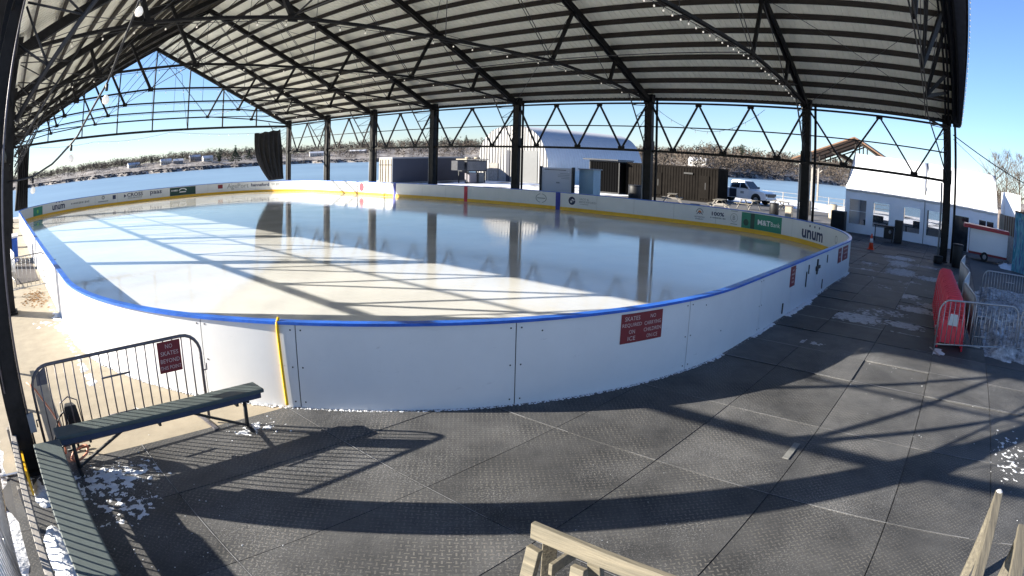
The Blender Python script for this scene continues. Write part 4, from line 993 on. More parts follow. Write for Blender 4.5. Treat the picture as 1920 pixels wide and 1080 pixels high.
for ya, yb, za, zb in ((TY0, .6, 0, TW), (.6, TY1, 0, .7), (.6, TY1, 2.2, TW), (1.9, 2.2, .7, 2.2), (4.2, 4.6, .7, 2.2), (6.95, TY1, .7, 2.2)):
    t.add([(TX + TD, ya, za), (TX + TD, yb, za), (TX + TD, yb, zb), (TX + TD, ya, zb)], [(0, 1, 2, 3)])
o = t.build('end_wall', 'vinyl', r); o.modifiers.new('t', 'SOLIDIFY').thickness = .01
# front wall panels between windows, windows as panes set in it
wins = [(7.2, 6.05), (5.55, 4.45), (3.4, 2.25), (1.75, .55)]
wz0, wz1 = .55, 2.05
t = MB(); edges_ = [TY1] + [y for w_ in wins for y in w_] + [-1.25, -2.35, -2.55, -3.45, TY0]
t.bx(TX - .01, TX + .01, TY0, TY1, wz1, TW); t.bx(TX - .01, TX + .01, .55, TY1, 0, wz0)
for a_, b_ in ((TY1, 7.2), (6.05, 5.55), (4.45, 3.4), (2.25, 1.75), (.55, -.15)): t.bx(TX - .01, TX + .01, b_, a_, wz0, wz1)
t.bx(TX - .01, TX + .01, -.15, .55, 0, wz0); t.bx(TX - .01, TX + .01, -2.15, -1.35, 0, wz1); t.bx(TX - .01, TX + .01, TY0, -2.15, 0, 1.15); t.bx(TX - .01, TX + .01, TY0, -3.3, 1.15, wz1)
t.build('front_wall', 'vinyl', r)
for a_, b_ in wins:
    t = MB(); t.bx(TX + .012, TX + .02, b_ - .02, a_ + .02, wz0 - .02, wz1 + .02); t.build('window', 'pvc', r)
for a_, b_ in wins:
    t = MB()
    for ya, yb, za, zb in ((b_ - .05, b_, wz0 - .05, wz1 + .05), (a_, a_ + .05, wz0 - .05, wz1 + .05), (b_, a_, wz1, wz1 + .05), (b_, a_, wz0 - .05, wz0), (b_, a_, wz0 + .78, wz0 + .81)): t.bx(TX - .03, TX - .012, ya, yb, za, zb)
    t.build('window_frame', 'vinyl', r)
t = MB(); t.bx(TX + .10, TX + .12, -1.35, -.15, 0, wz1); t.build('door', 'glass', r)
t = MB(); t.bx(TX + .012, TX + .02, -3.32, -2.13, 1.13, wz1 + .02); f = t.build('window', 'glass', r)
sub(MB().bx(TX - .01, TX + .01, -2.76, -2.68, 1.15, wz1), 'mullion', 'vinyl', f)
t = MB(); y = TY1; v = []
n = 120
for i in range(n + 1):
    y = TY1 + (TY0 - TY1) * i / n; d = .30 + .055 * abs(math.sin(i * math.pi / 12)); v += [(TX - .035 - .01 * math.sin(i), y, TW + .01), (TX - .05 - .015 * math.sin(i * .9), y, TW - d)]
t.add(v, [(2 * i, 2 * i + 1, 2 * i + 3, 2 * i + 2) for i in range(n)], True); o = t.build('valance', 'vinyl', r); o.modifiers.new('t', 'SOLIDIFY').thickness = .006
t = MB()
for y in (TY1, 1.95, TY0): t.tube([(TX, y, TW), (TX + TD / 2, y, 5.02)], .03, 6); 
t.tube([(TX - .06, 1.95, 0), (TX - .06, 1.95, TW - .3)], .02, 6)
t.build('strap', 'black', r)
for k, (tx_, ty_, l_) in enumerate(((41.6, 5.6, 'dark folding table inside the tent behind its left windows'), (42.2, 2.6, 'dark folding table inside the tent behind its middle windows'))):
    q_ = root('folding_table', (tx_, ty_, 0), l_, 'table', 'tables inside the tent'); MB().bx(tx_ - .4, tx_ + .4, ty_ - .9, ty_ + .9, .72, .76).build('tabletop', 'black', q_)
    for yy in (-.8, .8): MB().bx(tx_ - .35, tx_ + .35, ty_ + yy - .03, ty_ + yy + .03, 0, .719).build('leg', 'black', q_)
    MB().bx(tx_ - .25, tx_ + .25, ty_ - .5, ty_ + .3, .765, 1.15).build('case', 'cloth', q_, bevel=.03)
# black speaker box left of the tent and heater cart at its door
r = root('speaker_box', (38.8, 7.35, 0), 'tall black box standing at the left corner of the tent', 'box')
MB().bx(38.4, 39.2, 7.3, 8.2, .05, 1.25).build('cabinet', 'black', r, bevel=.02); MB().bx(38.38, 38.4, 7.36, 8.14, .15, 1.18).build('grille', 'cloth', r)
r = root('heater_cart', (36.4, 3.9, 0), 'black cart with a shelf and tall side box in front of the tent', 'cart')
MB().bx(36.2, 36.9, 3.65, 5.0, .86, .92).build('shelf', 'black', r, bevel=.01)
MB().bx(36.5, 37.2, 3.2, 3.7, .05, 1.30).build('side_box', 'black', r, bevel=.02)
MB().bx(36.3, 36.9, 3.75, 4.35, .2, .82).build('body', 'black', r, bevel=.03)
for y in (3.8, 4.9): MB().tube([(36.3, y, 0), (36.3, y, .86)], .03, 6).build('leg', 'black', r)
MB().lathe((36.25, 3.95, .60), [(.05, -.1), (.10, 0), (.05, .1)], 10).build('bottle', 'lightgrey', r)
# trailer
r = root('utility_trailer', (35.6, -2.2, 0), 'small white clapboard trailer with a red roof parked before the tent', 'trailer')
tx, ty0, ty1 = 35.2, -4.05, -1.35
t = MB(); t.bx(tx, tx + 1.4, ty0, ty1, .45, 1.65)
b_ = t.build('body', 'truckwhite', r)
t = MB()
for k in range(7): t.bx(tx - .008, tx, ty0, ty1, .47 + k * .168, .60 + k * .168)
sub(t, 'clapboard', 'truckwhite', b_)
t = MB(); t.prism([(ty0 - .08, 1.66), (ty1 + .45, 1.66), (ty1 + .42, 1.86), (ty0 - .08, 1.84)], lambda a, b, u: (u, a, b), tx - .12, tx + 1.5); t.build('roof', 'redroof', r)
MB().bx(tx + .02, tx + 1.38, ty0 - .02, ty1 + .02, .33, .44).build('chassis', 'maroon', r)
for y in (-2.45,):
    for x in (tx + .05, tx + 1.35):
        o = MB().prism([(.26 * math.cos(k * math.pi / 8), .26 * math.sin(k * math.pi / 8)) for k in range(16)], lambda a, b, u: (u, y + a, .26 + b), x - .09, x + .09).build('wheel', 'tyre', r)
        sub(MB().prism([(.13 * math.cos(k * math.pi / 8), .13 * math.sin(k * math.pi / 8)) for k in range(16)], lambda a, b, u: (u, y + a, .26 + b), x - .1, x + .1), 'rim', 'lightgrey', o)
# right hand: painted panel, wooden fence and box
def mural(p, q, z1, label):
    mm = bpy.data.materials.new('painted_mural'); mm.use_nodes = True; nt = mm.node_tree; b = nt.nodes['Principled BSDF']; b.inputs['Roughness'].default_value = .5
    tc = nt.nodes.new('ShaderNodeTexCoord'); mp = nt.nodes.new('ShaderNodeMapping'); mp.inputs['Scale'].default_value = (.8, 3, .5); no = nt.nodes.new('ShaderNodeTexNoise'); no.inputs['Scale'].default_value = 1.2; no.inputs['Detail'].default_value = 4; no.inputs['Distortion'].default_value = 2
    cr = nt.nodes.new('ShaderNodeValToRGB'); e = cr.color_ramp.elements; e[0].color = (.02, .10, .16, 1); e[1].color = (.16, .38, .30, 1); e[0].position = .3; e[1].position = .7
    for pos, c in ((.42, (.03, .24, .34, 1)), (.5, (.18, .42, .5, 1)), (.58, (.05, .07, .25, 1))): x = e.new(pos); x.color = c
    nt.links.new(tc.outputs['Object'], mp.inputs[0]); nt.links.new(mp.outputs[0], no.inputs['Vector']); nt.links.new(no.outputs[0], cr.inputs[0]); nt.links.new(cr.outputs[0], b.inputs['Base Color'])
    r = root('painted_container', p, label, 'container'); p, q = Vector(p), Vector(q); t = MB(); t.beam((p.x, p.y, z1 / 2), (q.x, q.y, z1 / 2), .1, z1); t.build('wall', mm, r)
    t = MB(); t.beam((p.x, p.y, z1 + .04), (q.x, q.y, z1 + .04), .16, .08); t.build('top_rail', 'brownwood', r)
mural((33.6, -4.3, 0), (30.6, -7.5, 0), 3.0, 'teal and blue painted panel wall at the right edge of the frame')
r = root('timber_fence', (38.5, -4.9, 0), 'weathered vertical board fence between trailer and painted wall', 'fence')
for k in range(9): x = 41.5 - k * .95; y = -4.3 - k * .12; MB().box((x, y, .75), (.93, .04, 1.5), math.atan2(-.12, -.95)).build('panel', 'greywood', r)
r = root('shed', (43, -5.4, 0), 'timber clad shed with a pale blue box on its roof right of the tent', 'shed')
MB().bx(42.2, 46, -6.2, -4.35, 0, 2.6).build('wall', 'beige', r)
t = MB()
for k in range(9): t.bx(42.15, 42.2, -6.2 + k * .205, -6.2 + k * .205 + .1, 0, 2.6)
t.build('batten', 'brownwood', r)
MB().bx(42.6, 46.2, -5.9, -4.5, 2.6, 4.1).build('roof_box', 'vinyl', r, bevel=.02)

# containers and sheds behind the boards
def corrugated(name, x0, x1, y0, y1, z1, m, label, faces='xy', pitch=.28, dep=.035, z0=0, grp='shipping containers beyond the rink', roofm=None):
    r = root(name, ((x0 + x1) / 2, (y0 + y1) / 2, 0), label, 'container', grp)
    t = MB(); t.bx(x0 + dep + .002, x1 - .002, y0 + dep + .002, y1 - .002, z0, z1 - .03)
    def prof(L_): 
        o_ = []; u = 0
        while u < L_ - pitch: o_ += [(u, 0), (u + pitch * .3, 0), (u + pitch * .45, dep), (u + pitch * .85, dep)]; u += pitch
        return o_ + [(L_, 0)]
    for ax in faces:
        pr = prof((y1 - y0) if ax == 'x' else (x1 - x0)); v = []
        for u, d in pr:
            p = (x0 + d, y0 + u) if ax == 'x' else (x0 + u, y0 + d); v += [(p[0], p[1], z0 + .12), (p[0], p[1], z1 - .15)]
        t.add(v, [(2 * i, 2 * i + 1, 2 * i + 3, 2 * i + 2) for i in range(len(pr) - 1)])
    t.build('wall', m, r)
    t = MB()
    for zz, hh in ((z0, .12), (z1 - .15, .15)):
        t.bx(x0 - .01, x1 + .01, y0 - .01, y0 + .06, zz, zz + hh); t.bx(x0 - .012, x0 + .06, y0 + .062, y1 + .01, zz, zz + hh)
    t.bx(x0 - .014, x0 + .08, y0 - .014, y0 + .08, z0 + .121, z1 - .151); t.bx(x0 - .014, x0 + .08, y1 - .08, y1 + .014, z0 + .121, z1 - .151)
    t.build('frame', roofm or m, r); MB().bx(x0 + .065, x1 + .01, y0 + .065, y1 + .01, z1 - .028, z1).build('roof', roofm or m, r); return r
c1 = corrugated('shipping_container', 52, 54.44, 21.75, 31.2, 3.05, 'container', 'long brown grey corrugated container beside the white pickup truck')
M['darkcont'] = mat('shade_black_container', (.004, .004, .0045), .8, spec=.02)  # shade over this container is put into its base colour
c2 = corrugated('shipping_container', 51.4, 53.9, 31.6, 35.0, 3.12, 'darkcont', 'corrugated container with shade in its near-black colour and an overhanging flat black roof', roofm='black')
MB().bx(51.0, 54, 31.55, 35.5, 3.14, 3.24).build('canopy', 'black', c2)
t = MB(); 
for y in (22.6, 27.4): t.bx(51.95, 51.985, y, y + .9, .3, 2.3)
t.build('door', 'container', c1)
t = MB(); t.bx(51.90, 51.98, 24.2, 25.1, 2.35, 2.5); t.bx(51.93, 51.96, 22.9, 22.98, 1.1, 1.7); t.bx(51.93, 51.96, 27.7, 27.78, 1.1, 1.7); t.build('handle', 'black', c1)
# end container on the left, shaded slate blue
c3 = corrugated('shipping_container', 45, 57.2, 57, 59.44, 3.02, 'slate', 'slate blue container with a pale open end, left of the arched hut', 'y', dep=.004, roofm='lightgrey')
t = MB(); t.bx(44.93, 44.985, 57.1, 59.4, .1, 2.85); t.build('door', 'beige', c3)
t = MB()
for y in (57.6, 58.1, 58.7, 59.1): t.tube([(44.9, y, .2), (44.9, y, 2.75)], .035, 5)
t.bx(44.9, 44.93, 57.1, 59.4, 2.1, 2.2); t.build('lock_bar', 'black', c3)
# chiller units
r = root('chiller_unit', (50.6, 52.2, 0), 'grey chiller machinery on a frame beside the arched hut', 'chiller')
MB().bx(51.4, 54.6, 51.5, 53.0, 1.35, 2.65).build('coil_housing', 'rooftop', r, bevel=.02); MB().bx(51.2, 54.8, 51.4, 53.1, 2.70, 2.82).build('lid', 'beige', r)
for x in (52.2, 53.7): MB().lathe((x, 52.2, 2.82), [(.35, 0), (.35, .18), (.3, .2)], 14).build('fan', 'beige', r)
t = MB(); n = 16; 
for k in range(n): t.bx(51.5 + 3.0 * k / n, 51.5 + 3.0 * k / n + .05, 51.46, 51.5, 1.5, 2.5)
t.build('fins', 'lightgrey', r)
t = MB(); [t.bx(x, x + .1, y, y + .1, 0, 1.34) for x in (51.5, 53, 54.4) for y in (51.6, 52.9)]; t.build('frame', 'black', r)
MB().bx(50.0, 51.1, 51.6, 52.6, 1.5, 2.6).build('control_box', 'rooftop', r, bevel=.02); MB().bx(51.8, 52.9, 51.4, 52.3, .0, 1.25).build('pump', 'galvdark', r, bevel=.08)
MB().bx(53.3, 54.2, 51.4, 52.4, 0, 1.2).build('tank', 'doorgrey', r, bevel=.1)
# arched metal hut
r = root('quonset_hut', (60, 52.5, 0), 'large arched corrugated metal hut with ribbed pale front wall', 'hut')
HX, HY0, HY1 = 60.0, 46.6, 58.4; HC = (HY0 + HY1) / 2; HW = (HY1 - HY0) / 2; HH = 7.0
def arch(u):
    """u 0..1 across, from low y to high y -> (y, z)"""
    a = math.pi * (1 - u); c = math.cos(a); s_ = math.sin(a); return (HC + HW * math.copysign(abs(c) ** .72, c) if abs(c) > 1e-6 else HC, HH * s_ ** .80)
n = 56; t = MB()
for k in range(n):
    u0, u1 = k / n, (k + 1) / n; (ya, za), (yb, zb) = arch(u0), arch(u1)
NB = 26
t = MB(); ribs = 40
for i in range(ribs * 2 + 1):
    x = HX + 22.5 * i / (ribs * 2); d = .06 if i % 2 else 0
    for k in range(n + 1):
        y, z = arch(k / n); cy = (y - HC); s_ = 1 - d / 6; t.v.append((x, HC + cy * s_, z * s_))
t.f = [(i * (n + 1) + k, i * (n + 1) + k + 1, (i + 1) * (n + 1) + k + 1, (i + 1) * (n + 1) + k) for i in range(ribs * 2) for k in range(n)]; t.sm = [False] * len(t.f)
t.build('shell', 'silver', r)
t = MB(); yy = HY0; front = []
while yy < HY1 - .02:
    for (a_, d) in ((0, 0), (.21, 0), (.27, .10), (.42, .10), (.48, 0)):
        if yy + a_ < HY1: front.append((yy + a_, d))
    yy += .48
def hz(y):
    c = min(1, abs((y - HC) / HW)); c = c ** (1 / .72); return HH * max(0, (1 - c * c)) ** (.5 * .80)
for y, d in front: t.v += [(HX - .03 + d, y, 0), (HX - .03 + d, y, max(.02, hz(y) * .995))]
t.f = [(2 * i, 2 * i + 1, 2 * i + 3, 2 * i + 2) for i in range(len(front) - 1)]; t.sm = [False] * len(t.f)
t.build('front_wall', 'hutfront', r)
MB().bx(HX - .10, HX - .04, 48.3, 51.7, 0, 3.95).build('roller_door', 'doorgrey', r)
MB().bx(HX - .10, HX - .04, 52.7, 53.2, 0, 3.95).build('door_jamb', 'slate', r)
MB().bx(HX - .12, HX - .05, 54.6, 56.0, 0, 2.3).build('door', 'greywood', r)
MB().bx(HX + 1.5, HX + 22.6, HY0 - .9, HY0 - .3, 0, 1.6).build('base_wall', 'paleblue', r)
# notice kiosk
r = root('info_kiosk', (36.5, 27.6, 0), 'pale grey notice kiosk with black posts standing behind the boards', 'kiosk')
MB().bx(36.46, 36.54, 26.3, 28.95, .1, 2.44).build('panel', 'kiosk', r)
for y in (26.14, 28.98): MB().bx(36.38, 36.62, y, y + .13, 0, 2.52).build('post', 'black', r)
MB().bx(36.445, 36.458, 26.8, 28.7, 2.27, 2.31).build('slot', 'black', r)
t = MB(); [t.bx(36.449, 36.458, 26.5, 26.5 + w_, z_, z_ + .03) for z_, w_ in ((2.03, .8), (1.92, 1.0), (1.8, 1.0), (1.68, .7))]; t.bx(36.445, 36.458, 27.35, 27.65, 1.33, 1.43); t.build('notice_text', 'greyprint', r)
t = MB(); t.lathe((36.45, 28.7, 2.15), [(.04, -.04), (.06, 0), (.04, .04)], 8); t.lathe((36.45, 26.55, 2.15), [(.04, -.04), (.06, 0), (.04, .04)], 8); t.build('lamp', 'white', r)
r = root('cold_store', (37.4, 25.4, 0), 'pale blue panelled cold store between kiosk and dark container', 'store')
MB().bx(37.0, 37.9, 24.85, 26.05, 0, 2.40).build('wall', 'paleblue', r); MB().bx(36.9, 38.0, 24.75, 26.1, 2.405, 2.47).build('roof', 'lightgrey', r)

# pickup truck
def pickup(loc, rz):
    r = root('pickup_truck', loc, 'white pickup truck with an open front door parked beyond the boards', 'truck', None, rz, world=False)
    # side profile in (x forward, z), extruded over width
    body = [(-2.95, .62), (-2.95, 1.22), (-1.0, 1.24), (-1.0, 1.24), (.95, 1.22), (1.25, 1.24), (2.5, 1.14), (2.82, 1.04), (2.9, .62), (2.86, .45), (2.35, .42), (1.25, .42), (-1.45, .42), (-2.45, .5)]
    t = MB(); t.prism(body, lambda a, b, u: (a, u, b), -.98, .98); bo = t.build('body', 'truckwhite', r, bevel=.05)
    cab = [(-1.0, 1.24), (-.92, 1.86), (-.75, 1.95), (.25, 1.95), (.45, 1.9), (1.15, 1.24)]
    t = MB(); v = []
    for s_ in (-1, 1):
        for a, b in cab: w_ = .93 if b < 1.3 else .76; v.append((a, s_ * w_, b))
    m_ = len(cab); t.add(v, [tuple(reversed(range(m_))), tuple(range(m_, 2 * m_))] + [(i, (i + 1) % m_, m_ + (i + 1) % m_, m_ + i) for i in range(m_)]); t.build('cab', 'truckwhite', r, bevel=.04)
    for s_ in (-1, 1):
        t = MB(); 
        def wp(a, b): f = (b - 1.24) / .62; return (a, s_ * (.93 - .17 * min(1, f) + .012), b)
        t.add([wp(-.86, 1.30), wp(.05, 1.30), wp(.05, 1.80), wp(-.80, 1.80)], [(0, 1, 2, 3)] if s_ < 0 else [(3, 2, 1, 0)]); t.add([wp(.13, 1.30), wp(.95, 1.30), wp(.46, 1.80), wp(.13, 1.80)], [(0, 1, 2, 3)] if s_ < 0 else [(3, 2, 1, 0)]); t.build('side_window', 'glass', r)
    t = MB(); t.add([(1.12, -.82, 1.28), (1.12, .82, 1.28), (.50, .70, 1.87), (.50, -.70, 1.87)], [(0, 1, 2, 3)]); o = t.build('windscreen', 'glass', r); o.location = (.035, 0, .02)
    for x in (-1.95, 1.85):
        for s_ in (-1, 1):
            c = (x, s_ * .86); o = MB().prism([(.42 * math.cos(k * math.pi / 12), .42 * math.sin(k * math.pi / 12)) for k in range(24)], lambda a, b, u: (x + a, u, .42 + b), s_ * .99, s_ * .72).build('wheel', 'tyre', r)
            sub(MB().prism([(.23 * math.cos(k * math.pi / 8), .23 * math.sin(k * math.pi / 8)) for k in range(16)], lambda a, b, u: (x + a, u, .42 + b), s_ * 1.0, s_ * .9), 'rim', 'galv', o)
            MB().prism([(.52 * math.cos(k * math.pi / 10), .52 * math.sin(k * math.pi / 10)) for k in range(11)], lambda a, b, u: (x + a, u, .44 + b), s_ * .985, s_ * .7).build('wheel_arch', 'black', r)
    MB().bx(2.88, 2.93, -.62, .62, .72, 1.0).build('grille', 'black', r)
    MB().bx(2.86, 2.98, -.95, .95, .42, .60).build('bumper', 'galv', r, bevel=.03)
    for s_ in (-1, 1): MB().bx(2.80, 2.90, s_ * .82 - .13, s_ * .82 + .13, .8, 1.0).build('headlight', 'glass', r, bevel=.02); MB().bx(.85, 1.0, s_ * 1.08 - .1, s_ * 1.08 + .1, 1.28, 1.46).build('mirror', 'black', r, bevel=.02)
    # front door swung open on the near side, with a dark square logo
    t = MB(); hx = 1.0; a = math.radians(14); s_ = -1
    def dp(u, v, z): return (hx - u * math.cos(a) + v * math.sin(a), s_ * (1.0 + u * math.sin(a) + v * math.cos(a)), z)
    t.add([dp(u, v, z) for v in (0, .06) for (u, z) in ((0, .5), (1.05, .5), (1.05, 1.24), (0, 1.24))], [(0, 1, 2, 3), (7, 6, 5, 4), (0, 4, 5, 1), (1, 5, 6, 2), (2, 6, 7, 3), (3, 7, 4, 0)]); d = t.build('door', 'truckwhite', r)
    t = MB(); t.add([dp(u, .065, z) for (u, z) in ((.35, .85), (.68, .85), (.68, 1.05), (.35, 1.05))], [(0, 1, 2, 3)]); sub(t, 'logo', 'greyprint', d)
    t = MB(); t.tube([dp(.02, .03, 1.24), dp(.45, .03, 1.80), dp(1.05, .03, 1.82), dp(1.05, .03, 1.24)], .03, 6); sub(t, 'window_frame', 'black', d)
    MB().bx(-.98, -.08, -.99, -.975, .5, 1.2).build('door_opening_shade', 'slate', r)  # dark panel painted in for the shade inside the open cab
    return r
tk = pickup((57.4, 21.2, 0), math.radians(-101)); tk.scale = (1.06, 1.06, 1.1)

# concrete bollards
for k, (x, y, l) in enumerate(((50.3, 10.6, 'squat beige concrete bollard right of the slim post, in full sun'), (51.2, 13.1, 'beige concrete bollard partly hidden behind the second column'), (55.5, 9.6, 'beige concrete bollard farther back beside the tent'))):
    r = root('bollard', (x, y, 0), l, 'bollard', 'concrete bollards'); MB().lathe((x, y, 0), [(.34, 0), (.36, .1), (.36, 1.0), (.33, 1.08), (.2, 1.10)], 18).build('drum', 'beige', r); MB().lathe((x, y, 1.1), [(.3, .002), (.3, .05)], 14).build('cap', 'greywood', r)
# picnic tables
def picnic(loc, rz, label):
    r = root('picnic_table', loc, label, 'table', 'picnic tables beyond the boards', rz, world=False)
    t = MB(); [t.bx(-.95, .95, -.38 + .19 * k, -.38 + .19 * k + .17, .72, .76) for k in range(4)]; t.build('tabletop', 'wood', r)
    for s_ in (-1, 1): t = MB(); t.bx(-.95, .95, s_ * .72 - .13, s_ * .72 + .13, .42, .46); t.build('bench_seat', 'wood', r)
    for x in (-.65, .65):
        t = MB(); t.beam((x, -.75, 0), (x, -.22, .72), .05, .09); t.beam((x, .75, 0), (x, .22, .72), .05, .09); t.beam((x, -.8, .38), (x, .8, .38), .05, .09); t.build('trestle', 'greywood', r)
    return r
for x, y, a, l in ((45.0, 18.6, .2, 'picnic table nearest the boards below the truck'), (49.0, 17.6, 1.2, 'picnic table in sun right of the truck wheel'), (46.6, 23.5, .4, 'picnic table close under the brown container'), (52.5, 15.8, .9, 'picnic table farthest back in the snow')):
    picnic((x, y, 0), a, l)
drum(44.6, 14.0, .95, .36, 'wide black drum standing behind the boards near the second column')
drum(43.8, 25.4, 1.3, .55, 'round black cover standing against the brown container', name='covered_drum', cat='drum')
r = root('trash_bin', (44.0, 12.6, 0), 'beige square litter bin at the foot of the second column', 'bin'); MB().bx(43.8, 44.3, 12.4, 12.9, 0, .85).build('body', 'beige', r, bevel=.02); MB().bx(43.76, 44.34, 12.36, 12.94, .86, .95).build('lid', 'galvdark', r)
# slim post with flood lamp
r = root('lamp_post', (52, 9.3, 0), 'slim dark post standing by the water right of the bollard', 'post'); MB().tube([(52, 9.0, 0), (52, 9.0, 2.6)], .06, 8).build('pole', 'steel', r); MB().box((52, 9.0, 2.65), (.4, .25, .12)).build('head', 'black', r)
# timber railing on the bank
r = root('bank_railing', (70, 16, 0), 'low pale wire railing along the snowy river bank', 'railing')
for k in range(12): MB().bx(71 - .05, 71 + .05, 6 + k * 1.9, 6.1 + k * 1.9, -.2, 1.0).build('post', 'greywood', r)
t = MB(); [t.tube([(71, 6, z), (71, 27, z)], .025, 5) for z in (.5, .95)]; t.build('rail', 'greywood', r)
# open timber pavilion
r = root('timber_pavilion', (76, 13.3, 0), 'open timber pavilion with a brown gabled roof behind the tent', 'pavilion')
gx0, gx1, gy0, gy1, gm_, ze, zr = 74.0, 84.0, 6.6, 21.0, 13.0, 4.9, 8.1
for a_, b_ in ((gy0, gm_), (gy1, gm_)):
    t = MB(); v = [(gx0 - .8, a_, ze), (gx1, a_, ze), (gx1, b_, zr), (gx0 - .8, b_, zr)]; t.add(v + [(x, y, z + .16) for x, y, z in v], [(0, 1, 2, 3), (7, 6, 5, 4), (0, 4, 5, 1), (1, 5, 6, 2), (2, 6, 7, 3), (3, 7, 4, 0)]); t.build('roof', 'brownwood', r)
for x in (gx0, gx0 + 3.2, gx0 + 6.4, gx1):
    t = MB(); t.beam((x, gy0 + .8, ze), (x, gy1 - .8, ze), .16, .2)
    for a_, b_ in (((gy0 + .8, ze), (gm_, zr - .2)), ((gy1 - .8, ze), (gm_, zr - .2)), ((gm_, ze), (gm_, zr - .3)), ((gm_, ze), (10, ze + 1.6)), ((gm_, ze), (16.6, ze + 1.6)), ((gy1 - 3.4, ze), (gy1 - 3.4, ze + 1.1)), ((gy0 + 3.2, ze), (gy0 + 3.2, ze + 1.2))): t.beam((x, *a_), (x, *b_), .14, .16)
    t.build('truss', 'timber', r)
    for y in (gy0 + .9, gy1 - .9):
        t = MB(); t.bx(x - .12, x + .12, y - .12, y + .12, -.1, ze); t.beam((x, y, 3.6), (x, y + (1.5 if y < 12 else -1.5), ze), .12, .12); t.build('post', 'greywood', r)
# left side clutter beyond the near column
r = root('equipment_case', (.25, 27.5, 0), 'blue plastic case standing left of the walkway behind the column', 'case'); MB().bx(-.1, .7, 27, 28.6, 0, 1.0).build('body', 'blue', r, bevel=.04); MB().bx(-.14, .74, 26.96, 28.64, 1.005, 1.08).build('lid', 'white', r)
lv = MB()
for _ in range(160):
    x, y = random.gauss(.95, .22), random.gauss(17.9, .7); a = random.uniform(0, 3); lv.add([(x + .06 * math.cos(a), y + .06 * math.sin(a), .012), (x - .03 * math.sin(a), y + .03 * math.cos(a), .03), (x - .06 * math.cos(a), y - .06 * math.sin(a), .012), (x + .03 * math.sin(a), y - .03 * math.cos(a), .008)], [(0, 1, 2, 3)])
M['leaves'] = mat('dry_leaves', (.42, .22, .08), .8, 0, .4, 20); tag(lv.build('leaves', 'leaves'), 'dry orange leaves scattered on the walkway by the barrier', 'leaves', kind='stuff')
M['darkmat'] = mat('dark_doormat', (.07, .06, .06), .9, 0, .3, 20); tag(MB().bx(.35, 1.35, 21, 26, -.006, .012).build('runner_mat', 'darkmat'), 'dark rubber runner laid across the far walkway', 'mat')

# ================================================================== FAR SHORE
rnd = random.Random(11)
def leafset(mb_, cx, cy, cz, rx, rz_, n, sz, rr=rnd):
    for _ in range(n):
        while True:
            a, b_, c = rr.uniform(-1, 1), rr.uniform(-1, 1), rr.uniform(-1, 1)
            if a * a + b_ * b_ + c * c < 1: break
        p = Vector((cx + a * rx, cy + b_ * rx, cz + c * rz_)); u = Vector((rr.gauss(0, 1), rr.gauss(0, 1), rr.gauss(0, 1))).normalized() * sz * rr.uniform(.4, 1.2); w_ = Vector((rr.gauss(0, 1), rr.gauss(0, 1), rr.gauss(0, 1))).normalized() * sz * rr.uniform(.25, .6)
        mb_.add([p - u, p + w_, p + u], [(0, 1, 2)])
def far_pos(az, t):
    s0 = interp(az, SHORE) + 8 * math.sin(az * 1.7) + 5 * math.sin(az * 4.1); r_ = s0 + t; ra = math.radians(az); return r_ * math.sin(ra), r_ * math.cos(ra), far_z(az, t)
wd = MB(); 
for _ in range(8500):
    az = rnd.uniform(-3, 96)
    if az < 33: t = rnd.choice([rnd.uniform(115, 260), rnd.uniform(120, 230)]) if rnd.random() < .8 else rnd.uniform(8, 110)
    elif az < 60: t = rnd.uniform(40, 260)
    else: t = rnd.uniform(6, 230)
    if az < 60 and t < 110 and rnd.random() < .55: continue
    x, y, z = far_pos(az, t); h = rnd.choice((rnd.uniform(5, 9), rnd.uniform(8, 14))) * (.45 if t < 60 and az < 33 else (.8 if az < 33 else 1)); 
    leafset(wd, x, y, z + h * .55, h * .42, h * .55, 24, h * .17)
tag(wd.build('woods', 'twigs'), 'bare grey brown winter woods covering the far river bank', 'woods', kind='stuff')
# dark rocks at the water line and snow crust
rk_ = MB(); 
for _ in range(2600):
    az = rnd.uniform(-3, 96); t = rnd.uniform(4, 22); x, y, z = far_pos(az, t); s_ = rnd.uniform(.8, 2.6); rk_.box((x, y, z + .2), (s_, s_, s_ * .7), rnd.uniform(0, 3))
M['rock'] = mat('bank_rock', (.05, .05, .06), .9, 0, .6, .1); tag(rk_.build('bank_rocks', 'rock'), 'dark rocks along the far water line', 'rocks', kind='stuff')
def evergreen(az, t, h, w_, kind, label, spire=False):
    x, y, z = far_pos(az, t); r = root('pine_tree', (x, y, z), label, 'tree', 'evergreens on the far bank'); MB().tube([(x, y, z - 1), (x, y, z + h * .9)], h * .02, 6, h * .006).build('trunk', 'bark', r)
    c = MB(); L_ = 9
    for j in range(L_):
        f = j / (L_ - 1); zz = z + h * (.18 + .8 * f); rad = w_ * ((1 - f) ** .8 * .95 + .05) * (1 if spire else (.7 + .5 * math.sin(f * 5 + h)))
        for _ in range(int(26 * (1.15 - f))):
            a = rnd.uniform(0, 6.283); q = rad * math.sqrt(rnd.uniform(.05, 1)); leafset(c, x + q * math.cos(a), y + q * math.sin(a), zz + rnd.uniform(-.5, .5), h * .06, h * .035, 6, h * .075)
    c.build('crown', 'pine', r)
